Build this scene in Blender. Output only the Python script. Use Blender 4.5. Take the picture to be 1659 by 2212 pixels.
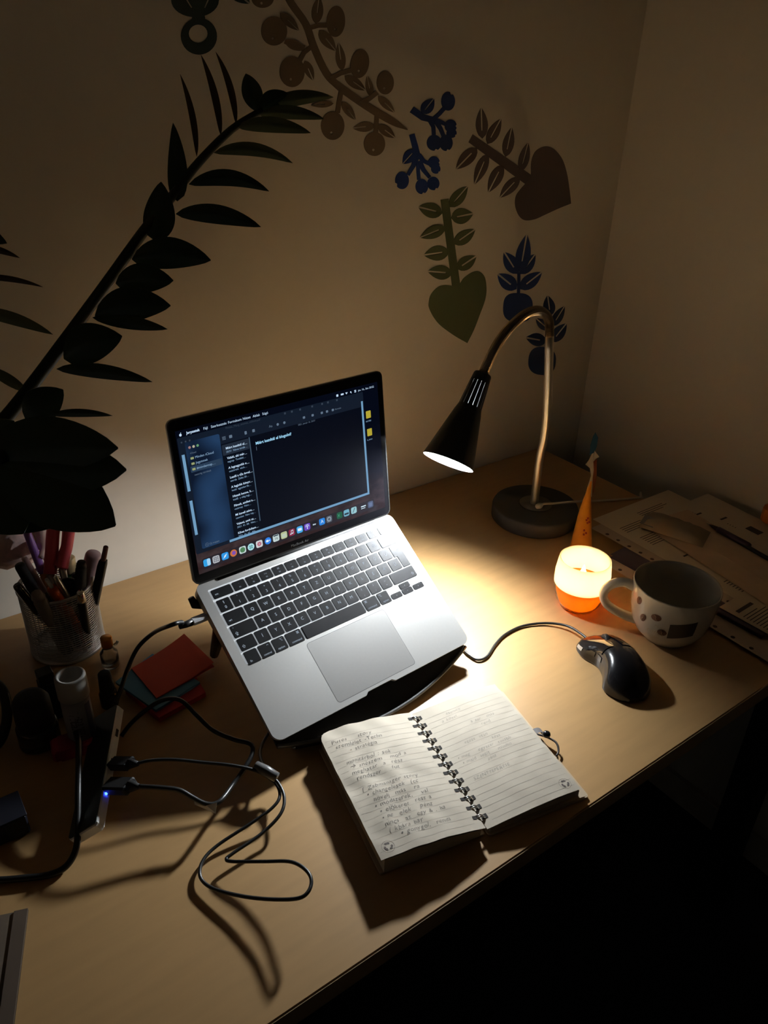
import bpy, bmesh, math, random
from mathutils import Vector, Matrix, Euler
from mathutils.geometry import tessellate_polygon
random.seed(7)
for o in list(bpy.data.objects): bpy.data.objects.remove(o, do_unlink=True)
sc = bpy.context.scene
COL = sc.collection
V = Vector
# ------------------------------------------------------------------ camera
FOC = 1690.0; CX, CY = 829.5, 1106.0
RC = ((0.81343, -0.581075, 0.026145), (-0.26813, -0.414476, -0.869664), (0.516177, 0.700401, -0.492951))
CAM = V((0, 0, 0.70))
cam_d = bpy.data.cameras.new('camera'); cam = bpy.data.objects.new('camera', cam_d); COL.objects.link(cam)
cam_d.sensor_fit = 'HORIZONTAL'; cam_d.sensor_width = 36; cam_d.lens = FOC / 1659 * 36; cam_d.clip_start = 0.02
mw = Matrix.Identity(4)
for i in range(3):
    mw[i][0] = RC[0][i]; mw[i][1] = -RC[1][i]; mw[i][2] = -RC[2][i]; mw[i][3] = CAM[i]
cam.matrix_world = mw
sc.camera = cam
# ------------------------------------------------------------------ world, light, exposure
sc.view_settings.view_transform = 'Standard'; sc.view_settings.look = 'None'
sc.view_settings.gamma = 1; sc.view_settings.use_curve_mapping = False
sc.view_settings.exposure = 0.0
wd = bpy.data.worlds.new('world'); sc.world = wd; wd.use_nodes = True
bgn = wd.node_tree.nodes['Background']; bgn.inputs[0].default_value = (0.25, 0.35, 0.6, 1); bgn.inputs[1].default_value = 0.0016
LED = 1260.0          # radiance of the lamp's bulb
LAMP_POS = V((0.6552, 0.7417, 0.2247)); LAMP_AXIS = V((-0.58, -0.21, -0.79)).normalized()
FLAME = 280.0

# ------------------------------------------------------------------ measuring helpers
def ray(px, py):
    x, y = (px - CX) / FOC, (py - CY) / FOC
    return V([RC[0][i] * x + RC[1][i] * y + RC[2][i] for i in range(3)])
def P(px, py, d): return CAM + ray(px, py) * d
def D(px, py, z=0.0):
    r = ray(px, py); return CAM + r * ((z - CAM.z) / r.z)
YW = 1.0437; XW = 1.299
def WL(px, py):
    r = ray(px, py); return CAM + r * (YW / r.y)
def dep(p):
    q = p - CAM; return sum(RC[2][i] * q[i] for i in range(3))

# ------------------------------------------------------------------ materials
MATS = {}
def mat(name, col, rough=0.5, metal=0.0, var=0.12, scale=40.0, emit=None, es=0.0, trans=0.0, sss=0.0, bump=0.0, ior=1.45, alpha=1.0, coat=0.0, stretch=None, spec=0.5):
    if name in MATS: return MATS[name]
    m = bpy.data.materials.new(name); m.use_nodes = True
    nt = m.node_tree; b = nt.nodes['Principled BSDF']
    b.inputs['Roughness'].default_value = rough; b.inputs['Metallic'].default_value = metal
    b.inputs['IOR'].default_value = ior; b.inputs['Specular IOR Level'].default_value = spec
    b.inputs['Transmission Weight'].default_value = trans; b.inputs['Coat Weight'].default_value = coat
    b.inputs['Alpha'].default_value = alpha
    if sss: b.inputs['Subsurface Weight'].default_value = sss; b.inputs['Subsurface Radius'].default_value = (0.02, 0.01, 0.004)
    tc = nt.nodes.new('ShaderNodeTexCoord'); mp = nt.nodes.new('ShaderNodeMapping')
    nt.links.new(tc.outputs['Object'], mp.inputs[0])
    if stretch: mp.inputs['Scale'].default_value = stretch
    nz = nt.nodes.new('ShaderNodeTexNoise'); nz.inputs['Scale'].default_value = scale; nz.inputs['Detail'].default_value = 4
    nt.links.new(mp.outputs[0], nz.inputs['Vector'])
    mx = nt.nodes.new('ShaderNodeMix'); mx.data_type = 'RGBA'
    mx.inputs['A'].default_value = tuple(max(0, c * (1 - var)) for c in col[:3]) + (1,)
    mx.inputs['B'].default_value = tuple(min(1, c * (1 + var)) for c in col[:3]) + (1,)
    nt.links.new(nz.outputs['Fac'], mx.inputs['Factor']); nt.links.new(mx.outputs['Result'], b.inputs['Base Color'])
    if emit: b.inputs['Emission Color'].default_value = tuple(emit) + (1,); b.inputs['Emission Strength'].default_value = es
    if bump:
        bp = nt.nodes.new('ShaderNodeBump'); bp.inputs['Strength'].default_value = bump; bp.inputs['Distance'].default_value = 0.001
        nt.links.new(nz.outputs['Fac'], bp.inputs['Height']); nt.links.new(bp.outputs[0], b.inputs['Normal'])
    MATS[name] = m; return m
def glow(name, col, s, var=0.0): return mat(name, (0.004, 0.004, 0.005), 0.25, emit=col, es=s, var=var, spec=0.08)
WALL = mat('wall_paint', (0.73, 0.665, 0.565), 0.85, var=0.03, scale=60, bump=0.12)
WOOD = mat('birch_veneer', (0.46, 0.275, 0.114), 0.42, var=0.13, scale=9, stretch=(1.2, 9, 6), bump=0.02, spec=0.6)
WOODE = mat('birch_edge', (0.42, 0.28, 0.14), 0.5, var=0.15, scale=30)
ALU = mat('brushed_aluminium', (0.62, 0.61, 0.59), 0.42, 0.7, var=0.03, scale=300)
ALUD = mat('trackpad_aluminium', (0.53, 0.52, 0.505), 0.38, 0.7, var=0.03, scale=300)
BLK = mat('black_plastic', (0.012, 0.012, 0.013), 0.4)
BLKG = mat('glossy_black_plastic', (0.010, 0.010, 0.012), 0.16, coat=0.4)
BLKM = mat('matte_black_plastic', (0.014, 0.014, 0.015), 0.65)
KEYM = mat('key_plastic', (0.008, 0.008, 0.009), 0.42, var=0.3, scale=60, spec=0.2)
GLASSB = mat('black_glass', (0.004, 0.004, 0.005), 0.12, spec=0.2)
STEEL = mat('satin_steel', (0.62, 0.58, 0.52), 0.33, 0.9, var=0.05)
CHROME = mat('chrome', (0.8, 0.8, 0.8), 0.12, 1.0)
PAPER = mat('paper', (0.48, 0.42, 0.335), 0.8, var=0.16, scale=25, bump=0.05)
PAPERO = mat('office_paper', (0.78, 0.68, 0.55), 0.8, var=0.05, scale=25)
INK = mat('printed_ink', (0.10, 0.08, 0.07), 0.8)
PENCIL = mat('pencil_stroke', (0.085, 0.075, 0.065), 0.7)
PENCILF = mat('faint_pencil_stroke', (0.27, 0.25, 0.21), 0.7)
KRAFT = mat('kraft_board', (0.52, 0.40, 0.27), 0.75, var=0.1)
RUBBER = mat('black_rubber', (0.012, 0.012, 0.012), 0.38)
WHITEP = mat('white_plastic', (0.75, 0.74, 0.72), 0.35)

# ------------------------------------------------------------------ mesh builder
class MB:
    def __init__(s): s.v = []; s.f = []; s.m = []; s.sm = []
    def add(s, vs, fs, m=0, smooth=False):
        b = len(s.v); s.v += [V(x) for x in vs]
        for f in fs: s.f.append([i + b for i in f]); s.m.append(m); s.sm.append(smooth)
        return s
    def merge(s, o, m=None):
        b = len(s.v); s.v += o.v
        for f, mi, sm in zip(o.f, o.m, o.sm): s.f.append([i + b for i in f]); s.m.append(mi if m is None else m); s.sm.append(sm)
        return s
    def map(s, fn): s.v = [V(fn(x)) for x in s.v]; return s
    def tr(s, M): s.v = [M @ x for x in s.v]; return s
    def box(s, c, h, bev=0.0, M=None, m=0):
        """box centre c, half sizes h, chamfered"""
        b = min(bev, min(h) * 0.95)
        if b <= 0:
            vs = [(c[0] + sx * h[0], c[1] + sy * h[1], c[2] + sz * h[2]) for sx in (-1, 1) for sy in (-1, 1) for sz in (-1, 1)]
            fs = [(0, 1, 3, 2), (4, 6, 7, 5), (0, 4, 5, 1), (2, 3, 7, 6), (0, 2, 6, 4), (1, 5, 7, 3)]
        else:
            def ringp(z, i): 
                hx, hy = h[0] - i, h[1] - i; k = b - min(i, b * 0.5)
                k = b
                return [(hx, -hy + k), (hx, hy - k), (hx - k, hy), (-hx + k, hy), (-hx, hy - k), (-hx, -hy + k), (-hx + k, -hy), (hx - k, -hy)], z
            vs = []; fs = []
            for (pts, z) in (ringp(-h[2], b * 0.6), ringp(-h[2] + b * 0.6, 0), ringp(h[2] - b * 0.6, 0), ringp(h[2], b * 0.6)):
                vs += [(c[0] + x, c[1] + y, c[2] + z) for x, y in pts]
            for r in range(3):
                for i in range(8): j = (i + 1) % 8; fs.append((r * 8 + i, r * 8 + j, r * 8 + 8 + j, r * 8 + 8 + i))
            fs.append(tuple(range(7, -1, -1))); fs.append(tuple(range(24, 32)))
        if M is not None: vs = [M @ V(x) for x in vs]
        return s.add(vs, fs, m)
    def lathe(s, prof, n=32, M=None, m=0, smooth=True, skip=None):
        """prof: list of (r,z)"""
        vs = []; fs = []
        for r, z in prof:
            for i in range(n):
                a = 2 * math.pi * i / n; vs.append((r * math.cos(a), r * math.sin(a), z))
        for k in range(len(prof) - 1):
            for i in range(n):
                if skip and skip(k, i): continue
                j = (i + 1) % n; fs.append((k * n + i, k * n + j, k * n + n + j, k * n + n + i))
        if M is not None: vs = [M @ V(x) for x in vs]
        s.add(vs, fs, m, smooth)
        for k, rev in ((0, True), (len(prof) - 1, False)):
            if prof[k][0] > 1e-5 and prof[k][0] < 9 and not (skip and skip(-1 - k, 0)):
                pass
        return s
    def tube(s, pts, rad, n=10, cap=True, m=0, smooth=True):
        pts = [V(p) for p in pts]; N = len(pts)
        rads = rad if hasattr(rad, '__len__') else [rad] * N
        T = []
        for i in range(N):
            t = pts[min(i + 1, N - 1)] - pts[max(i - 1, 0)]
            T.append(t.normalized() if t.length > 1e-9 else V((0, 0, 1)))
        a = V((0, 0, 1)) if abs(T[0].z) < 0.9 else V((1, 0, 0))
        nrm = (a - T[0] * a.dot(T[0])).normalized()
        vs = []
        for i in range(N):
            nrm = (nrm - T[i] * nrm.dot(T[i])).normalized(); bi = T[i].cross(nrm)
            for k in range(n):
                an = 2 * math.pi * k / n
                vs.append(pts[i] + (nrm * math.cos(an) + bi * math.sin(an)) * rads[i])
        fs = []
        for i in range(N - 1):
            for k in range(n): l = (k + 1) % n; fs.append((i * n + k, i * n + l, i * n + n + l, i * n + n + k))
        if cap: fs.append(tuple(range(n - 1, -1, -1))); fs.append(tuple(range((N - 1) * n, N * n)))
        return s.add(vs, fs, m, smooth)
    def prism(s, loops, z0, z1, m=0, fn=None, bottom=True):
        """extrude 2D outline (first loop) with holes; z0/z1 numbers or functions(x,y)"""
        if not hasattr(loops[0][0], '__len__'): loops = [loops]
        F0 = z0 if callable(z0) else (lambda x, y: z0); F1 = z1 if callable(z1) else (lambda x, y: z1)
        flat = [p for L in loops for p in L]; n = len(flat)
        tri = tessellate_polygon([[V((p[0], p[1], 0)) for p in L] for L in loops])
        vs = [(p[0], p[1], F1(*p)) for p in flat] + [(p[0], p[1], F0(*p)) for p in flat]
        fs = []
        for t in tri:
            a, b, c = [flat[i] for i in t]
            cr = (b[0] - a[0]) * (c[1] - a[1]) - (b[1] - a[1]) * (c[0] - a[0])
            t = tuple(t) if cr > 0 else tuple(reversed(t))
            fs.append(t)
            if bottom: fs.append(tuple(i + n for i in reversed(t)))
        b0 = 0
        for L in loops:
            k = len(L)
            for i in range(k): j = (i + 1) % k; fs.append((b0 + i, b0 + n + i, b0 + n + j, b0 + j))
            b0 += k
        if fn: vs = [fn(V(x)) for x in vs]
        return s.add(vs, fs, m)
    def grid(s, rows, m=0, smooth=True, closeu=False):
        n = len(rows[0]); vs = [p for r in rows for p in r]; fs = []
        for i in range(len(rows) - 1):
            for k in range(n if closeu else n - 1):
                l = (k + 1) % n; fs.append((i * n + k, i * n + l, i * n + n + l, i * n + n + k))
        return s.add(vs, fs, m, smooth)
    def ico(s, c, r, sub=2, sc3=(1, 1, 1), m=0):
        bm = bmesh.new(); bmesh.ops.create_icosphere(bm, subdivisions=sub, radius=1)
        vs = [V((v.co.x * r * sc3[0] + c[0], v.co.y * r * sc3[1] + c[1], v.co.z * r * sc3[2] + c[2])) for v in bm.verts]
        fs = [[v.index for v in f.verts] for f in bm.faces]; bm.free()
        return s.add(vs, fs, m, True)
    def mesh(s, name, mats, inv=None):
        me = bpy.data.meshes.new(name)
        vs = [inv @ x for x in s.v] if inv else s.v
        me.from_pydata([tuple(x) for x in vs], [], s.f)
        for m in (mats if isinstance(mats, (list, tuple)) else [mats]): me.materials.append(m)
        me.polygons.foreach_set('material_index', s.m); me.polygons.foreach_set('use_smooth', s.sm)
        me.update(); return me
def recalc(me):
    bm = bmesh.new(); bm.from_mesh(me); bmesh.ops.recalc_face_normals(bm, faces=bm.faces); bm.to_mesh(me); bm.free()

WM = {}
def link(name, me, parent=None, wm=None):
    o = bpy.data.objects.new(name, me); COL.objects.link(o)
    if parent is not None: o.parent = parent; WM[o.name] = WM[parent.name]
    else: WM[o.name] = wm or Matrix.Identity(4); o.matrix_world = WM[o.name]
    return o
def tag(o, label, cat, group=None, kind=None):
    if label: o['label'] = label
    if cat: o['category'] = cat
    if group: o['group'] = group
    if kind: o['kind'] = kind
    return o
def thing(name, label, cat, M, group=None):
    if not isinstance(M, Matrix): M = Matrix.Translation(M)
    return tag(link(name, None, None, M), label, cat, group)
def part(parent, name, mb, mats, label=None, fix=True, kind=None):
    """mb in world coordinates"""
    me = mb.mesh(name, mats, WM[parent.name].inverted())
    if fix: recalc(me)
    o = link(name, me, parent)
    if label: o['label'] = label
    if kind: o['kind'] = kind
    return o
def part_local(parent, name, mb, mats, label=None, fix=True, kind=None):
    me = mb.mesh(name, mats)
    if fix: recalc(me)
    o = link(name, me, parent)
    if label: o['label'] = label
    if kind: o['kind'] = kind
    return o
def struct(name, mb, m):
    me = mb.mesh(name, m); recalc(me); o = link(name, me); o['kind'] = 'structure'; return o
def frame(origin, zax, xhint=V((1, 0, 0))):
    z = zax.normalized(); x = (xhint - z * xhint.dot(z)).normalized(); y = z.cross(x)
    M = Matrix.Identity(4)
    for i in range(3): M[i][0] = x[i]; M[i][1] = y[i]; M[i][2] = z[i]; M[i][3] = origin[i]
    return M
def spline(pts, n=8):
    """Catmull-Rom through points (any dimension Vector)"""
    pts = [V(p) for p in pts]; out = []
    q = [pts[0] * 2 - pts[1]] + pts + [pts[-1] * 2 - pts[-2]]
    for i in range(1, len(q) - 2):
        a, b, c, d = q[i - 1], q[i], q[i + 1], q[i + 2]
        for k in range(n):
            t = k / n
            out.append(0.5 * ((2 * b) + (c - a) * t + (2 * a - 5 * b + 4 * c - d) * t * t + (3 * b - a - 3 * c + d) * t ** 3))
    out.append(pts[-1]); return out
def rrect(x0, y0, x1, y1, r, n=5):
    out = []
    for cx, cy, a0 in ((x1 - r, y1 - r, 0), (x0 + r, y1 - r, 90), (x0 + r, y0 + r, 180), (x1 - r, y0 + r, 270)):
        for k in range(n + 1): a = math.radians(a0 + 90 * k / n); out.append((cx + r * math.cos(a), cy + r * math.sin(a)))
    return out
def ell(cx, cy, rx, ry, n=24, rot=0, p=2.0):
    out = []
    for k in range(n):
        a = 2 * math.pi * k / n; c, s_ = math.cos(a), math.sin(a)
        x = rx * math.copysign(abs(c) ** (2 / p), c); y = ry * math.copysign(abs(s_) ** (2 / p), s_)
        out.append((cx + x * math.cos(rot) - y * math.sin(rot), cy + x * math.sin(rot) + y * math.cos(rot)))
    return out
TXT = {}
def text2d(s_, size=1.0, align='LEFT', off=0.0, shear=0.0):
    """text as flat 2D (verts, faces)"""
    key = (s_, align, off, shear)
    if key not in TXT:
        c = bpy.data.curves.new('t', 'FONT'); c.body = s_; c.size = 1; c.align_x = align; c.align_y = 'CENTER'; c.resolution_u = 2; c.offset = off; c.shear = shear
        o = bpy.data.objects.new('t', c); COL.objects.link(o)
        dg = bpy.context.evaluated_depsgraph_get(); me = bpy.data.meshes.new_from_object(o.evaluated_get(dg))
        TXT[key] = ([(v.co.x, v.co.y) for v in me.vertices], [tuple(p.vertices) for p in me.polygons])
        bpy.data.objects.remove(o, do_unlink=True); bpy.data.curves.remove(c); bpy.data.meshes.remove(me)
    vs, fs = TXT[key]
    return [(x * size, y * size) for x, y in vs], fs

# ------------------------------------------------------------------ room shell
FZ = -0.74
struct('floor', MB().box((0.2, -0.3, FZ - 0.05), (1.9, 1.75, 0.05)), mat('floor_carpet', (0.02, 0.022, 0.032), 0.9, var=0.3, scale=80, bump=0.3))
struct('wall_back', MB().box((0.2, YW + 0.05, 0.55), (1.2 + 0.0, 0.05, 1.29)), WALL)
struct('wall_right', MB().box((XW + 0.05, -0.35, 0.55), (0.05, 1.5, 1.29)), WALL)
struct('wall_left', MB().box((-1.05, -0.35, 0.55), (0.05, 1.40, 1.29)), WALL)
struct('ceiling', MB().box((0.15, -0.35, 1.89), (1.25, 1.5, 0.05)), WALL)
struct('baseboard_right', MB().box((XW - 0.007, 0.0, FZ + 0.035), (0.007, 1.04, 0.035), 0.003), mat('baseboard_paint', (0.5, 0.45, 0.38), 0.5))

# ------------------------------------------------------------------ desk
DX0, DX1, DY0, DY1 = -0.55, 1.1785, 0.338, 1.0405
desk = thing('desk', 'light birch desk against the wall that carries the laptop and lamp', 'desk', V((0.3, 0.7, FZ)))
part(desk, 'tabletop', MB().box(((DX0 + DX1) / 2, (DY0 + DY1) / 2, -0.0135), ((DX1 - DX0) / 2, (DY1 - DY0) / 2, 0.0135), 0.0015), WOOD)
part(desk, 'edge_band', MB().box(((DX0 + DX1) / 2, DY0 - 0.0006, -0.0135), ((DX1 - DX0) / 2 - 0.002, 0.0006, 0.0125)), WOODE)
part(desk, 'edge_band', MB().box((DX1 + 0.0006, (DY0 + DY1) / 2, -0.0135), (0.0006, (DY1 - DY0) / 2 - 0.002, 0.0125)), WOODE)
for lx, ly in ((DX0 + 0.06, DY0 + 0.06), (DX1 - 0.06, DY0 + 0.06), (DX0 + 0.06, DY1 - 0.06), (DX1 - 0.06, DY1 - 0.06)):
    part(desk, 'leg', MB().box((lx, ly, (FZ - 0.027) / 2), (0.025, 0.025, (-FZ - 0.027) / 2), 0.003), BLKM)

# ------------------------------------------------------------------ wall decals
def leaf2d(b, t, w, vein=0.74, gap=0.115, fat=0.5, tipvein=True):
    """leaf outline with a slit for the vein (slit opens at the tip), px coordinates"""
    b = V(b); t = V(t); d = t - b; L = d.length; u = d / L; n = V((-u.y, u.x))
    N = 9; up = []; dn = []
    for k in range(1, N):
        s_ = k / N; h = w * 0.5 * (math.sin(math.pi * s_ ** 0.85) ** 0.75)
        up.append(b + u * L * s_ + n * h); dn.append(b + u * L * s_ - n * h)
    g = w * gap * 0.5 + 1.0
    pts = [b] + up + [t + n * g * 0.6] + ([t - u * L * 0.02 + n * g, t - u * L * vein + n * g * 0.8, t - u * L * vein - n * g * 0.8, t - u * L * 0.02 - n * g] if tipvein else []) + [t - n * g * 0.6] + dn[::-1]
    return [(p.x, p.y) for p in pts]
def strip2d(pts, w):
    pts = [V(p) for p in pts]; ws = w if hasattr(w, '__len__') else [w] * len(pts); a = []; c = []
    for i, p in enumerate(pts):
        t = (pts[min(i + 1, len(pts) - 1)] - pts[max(i - 1, 0)]).normalized(); n = V((-t.y, t.x))
        a.append(p + n * ws[i] / 2); c.append(p - n * ws[i] / 2)
    return [(p.x, p.y) for p in a + c[::-1]]
def sm(pts, corners):
    """smooth closed outline, kept sharp at the given vertex indices"""
    n = len(pts); out = []; cs = sorted(corners)
    for a, b in zip(cs, cs[1:] + [cs[0] + n]):
        seg = [V(pts[i % n]) for i in range(a, b + 1)]
        out += [(p.x, p.y) for p in spline(seg, 5)[:-1]]
    return out
class Decal:
    def __init__(s, name, label, col, ox, oy, k, centre):
        s.ox, s.oy, s.k = ox, oy, k; s.m = mat('decal_' + name + str(len(MATS)), col, 0.6, var=0.06); s.j = 0
        c = s.wall(centre); s.root = thing(name, label, 'wall sticker', V((c.x, YW, c.z)), 'plant stickers on the back wall')
    def wall(s, p): return WL(s.ox + p[0] * s.k, s.oy + p[1] * s.k)
    def add(s, kind, *loops):
        L2 = [[(w.x, w.z) for w in (s.wall(p) for p in L)] for L in loops]
        s.j += 1; t = 0.0006 + 0.00006 * (s.j % 7)
        part(s.root, kind, MB().prism(L2, 0.0, t, fn=lambda q: V((q.x, YW - q.z - 0.00002, q.y))), s.m)
O8 = (840, 180, 0.26217)
G = Decal('heart_plant_sticker', 'olive green heart sticker with paired leaves pointing down above the lamp head', (0.105, 0.125, 0.055), *O8, (560, 1500))
G.add('heart', sm([(585, 1650), (620, 1600), (690, 1555), (745, 1550), (790, 1600), (803, 1700), (790, 1790), (750, 1900), (700, 2030), (645, 2140), (540, 2080), (430, 2000), (370, 1930), (330, 1850), (328, 1800), (345, 1740), (400, 1680), (460, 1662), (522, 1668)], [0, 9, 18]))
G.add('stem', [(425, 960), (490, 950), (586, 1655), (520, 1672)])
for b, t, w in (((440, 1070), (245, 1020), 125), ((500, 1020), (645, 852), 105), ((512, 1110), (690, 1075), 130), ((465, 1185), (258, 1270), 105), ((535, 1325), (708, 1205), 110), ((495, 1385), (290, 1415), 125), ((560, 1530), (717, 1425), 110), ((520, 1565), (322, 1550), 120)):
    G.add('leaf', leaf2d(b, t, w))
G = Decal('heart_plant_sticker', 'mauve grey heart sticker lying on its side with paired leaves, upper right on wall', (0.125, 0.092, 0.085), *O8, (1000, 680))
G.add('heart', sm([(1170, 755), (1172, 650), (1200, 570), (1250, 530), (1310, 520), (1370, 550), (1430, 630), (1465, 740), (1485, 860), (1500, 990), (1400, 1030), (1280, 1085), (1200, 1120), (1120, 1128), (1070, 1090), (1040, 1010), (1045, 930), (1085, 870), (1125, 825)], [0, 9, 18]))
G.add('stem', [(690, 420), (655, 485), (1120, 828), (1172, 755)])
for b, t, w in (((768, 455), (760, 205), 100), ((810, 500), (920, 295), 95), ((960, 605), (1010, 368), 92), ((1085, 725), (1145, 492), 86), ((725, 530), (555, 705), 110), ((812, 580), (705, 830), 95), ((935, 670), (820, 895), 105), ((1075, 770), (915, 940), 95)):
    G.add('leaf', leaf2d(b, t, w))
def notch(cx, cy, rx, ry, ang):
    pts = ell(cx, cy, rx, ry, 24); k = int(ang / 15) % 24
    pts[k] = (cx + (pts[k][0] - cx) * 0.78, cy + (pts[k][1] - cy) * 0.78); return pts
G = Decal('berry_sprig_sticker', 'navy berry sprig sticker, the upper one with a berry raised on its right', (0.018, 0.040, 0.15), *O8, (370, 320))
G.add('stem', strip2d([(188, 215), (280, 280), (375, 305)], [58, 56, 50]))
for p, w in (([(365, 295), (415, 250), (455, 205)], 34), ([(375, 305), (440, 325), (480, 345)], [48, 34, 28]), ([(335, 300), (365, 360), (370, 440)], [40, 34, 30]), ([(385, 310), (425, 375), (455, 450)], [44, 36, 32])): G.add('twig', strip2d(p, w))
G.add('leaf', leaf2d((272, 250), (368, 128), 100, 0.75))
for c in ((487, 147, 57, 78, 300), (508, 352, 50, 54, 0), (515, 410, 42, 40, 30), (372, 490, 61, 66, 75), (470, 490, 54, 68, 75)): G.add('berry', notch(*c))
G = Decal('berry_sprig_sticker', 'navy berry sprig sticker, the lower one hanging with a berry out to its left', (0.020, 0.052, 0.24), *O8, (250, 660))
G.add('stem', strip2d([(188, 420), (215, 520), (235, 620)], [46, 50, 58]))
for p, w in (([(228, 600), (200, 680), (155, 755)], [50, 36, 30]), ([(238, 640), (240, 720), (246, 795)], 30), ([(248, 640), (285, 715), (335, 775)], [44, 36, 30]), ([(245, 590), (285, 640), (335, 665)], [40, 34, 30])): G.add('twig', strip2d(p, w))
G.add('leaf', leaf2d((218, 548), (115, 662), 98, 0.75))
for c in ((107, 800, 57, 72, 150), (270, 850, 52, 63, 75), (365, 825, 50, 56, 60), (370, 652, 48, 50, 0), (385, 705, 38, 40, 45)): G.add('berry', notch(*c))
G = Decal('apple_sprig_sticker', 'navy apple sticker with five leaves, left of and above the lamp neck', (0.022, 0.050, 0.19), *O8, (1070, 1620))
G.add('stem', strip2d([(1066, 1745), (1070, 1650), (1070, 1555)], 25))
for b, t, w in (((1080, 1560), (1135, 1248), 120), ((1062, 1570), (950, 1392), 120), ((1085, 1572), (1203, 1410), 100), ((1050, 1695), (897, 1572), 125), ((1078, 1695), (1255, 1558), 112)): G.add('leaf', leaf2d(b, t, w, 0.7))
G.add('fruit', ell(1062, 1847, 121, 120, 32, 0.05, 2.8))
G = Decal('apple_sprig_sticker', 'navy apple sticker with five leaves, partly hidden behind the lamp stem', (0.020, 0.040, 0.12), *O8, (1300, 2060))
G.add('stem', strip2d([(1330, 1890), (1318, 2050), (1300, 2190)], 25))
for b, t, w in (((1330, 1915), (1308, 1750), 98), ((1345, 2000), (1445, 1838), 80), ((1318, 2030), (1213, 1938), 80), ((1340, 2130), (1460, 1980), 100), ((1295, 2125), (1130, 2095), 108)): G.add('leaf', leaf2d(b, t, w, 0.7))
G.add('fruit', ell(1262, 2287, 113, 116, 32, 0.1, 2.5))
OT = (330, 0, 0.34358)
G = Decal('olive_branch_sticker', 'large faded brown olive branch sticker near the top of the wall', (0.20, 0.145, 0.092), *OT, (1100, 400))
G.add('branch', strip2d(spline([V(p) for p in ((800, -120), (870, 20), (960, 150), (1010, 290), (1090, 460), (1180, 550), (1350, 670), (1500, 760), (1600, 815))], 4), [46] * 20 + [50] * 8 + [46, 40, 30, 18, 6]))
for p in ([(985, 175), (1040, 160), (1100, 160)], [(1000, 290), (950, 330), (920, 385)], [(1115, 495), (1180, 460), (1250, 440)], [(1185, 565), (1170, 640), (1160, 710)], [(1305, 650), (1360, 620), (1410, 580)], [(1408, 720), (1404, 780), (1400, 840)], [(955, 300), (890, 290), (830, 260)]): G.add('twig', strip2d(p, 30))
def olive(cx, cy, rx, ry, rot=0): return ell(cx, cy, rx, ry, 28, rot), ell(cx - rx * 0.1, cy + ry * 0.5, 9, 9, 8)
for c in ((762, 195, 82, 92), (1150, 135, 58, 98, 0.05), (875, 450, 79, 98), (1300, 400, 58, 92, 0.15), (1460, 520, 54, 74), (1130, 790, 74, 90), (1393, 905, 67, 76), (690, -10, 70, 60)): G.add('olive', *olive(*c))
for b, t, w in (((830, 255), (955, 315), 62), ((1045, 190), (1148, 318), 74), ((1025, 150), (1045, -20), 72), ((800, 80), (915, 190), 62), ((1190, 445), (1168, 270), 62), ((955, 380), (1008, 505), 58), ((1205, 475), (1335, 568), 66), ((1372, 610), (1348, 478), 48), ((1415, 605), (1518, 706), 54), ((1188, 640), (1272, 752), 54), ((1135, 650), (995, 662), 42), ((1395, 790), (1258, 806), 64), ((1415, 785), (1522, 866), 62)): G.add('leaf', leaf2d(b, t, w, 0.6, 0.1))
G = Decal('ring_flower_sticker', 'dark teal round flower sticker with an open ring, at the top edge of wall', (0.040, 0.062, 0.060), *OT, (290, 100))
G.add('ring', ell(290, 228, 113, 116, 32), ell(285, 212, 60, 57, 20))
G.add('neck', [(245, 125), (330, 125), (320, 70), (255, 70)])
cup = [(115, 0)] + [(265 + 150 * math.cos(math.radians(a)), 0 + 108 * math.sin(math.radians(a))) for a in range(170, 5, -12)] + [(415, 0), (400, -150), (265, -230), (130, -150)]
G.add('petal', cup, [(195, -20), (205, -24), (248, 48), (240, 50)], [(352, -24), (362, -20), (330, 52), (322, 48)])
G.add('petal', leaf2d((470, -90), (607, 22), 90, 0.4))

# ------------------------------------------------------------------ laptop
LM = Matrix(((0.998509, -0.043316, 0.033224, 0.2859), (0.054426, 0.837017, -0.544464, 0.57981), (-0.004225, 0.54546, 0.838126, 0.036215), (0, 0, 0, 1)))
BW, BD = 0.3041, 0.2124
LID = 0.7199; HV = BD - 0.004
lap = thing('laptop', 'open silver laptop with a lit dark screen, propped up on a black stand', 'laptop', LM)
def botw(x, y): return -0.0042 - 0.0105 * max(0, min(1, y / BD)) ** 0.8
KX, KB, KT = 0.1399, 0.0960, 0.2002
out = []
for p in rrect(0, 0, BW, BD, 0.0115, 6): out.append(p)
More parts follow.
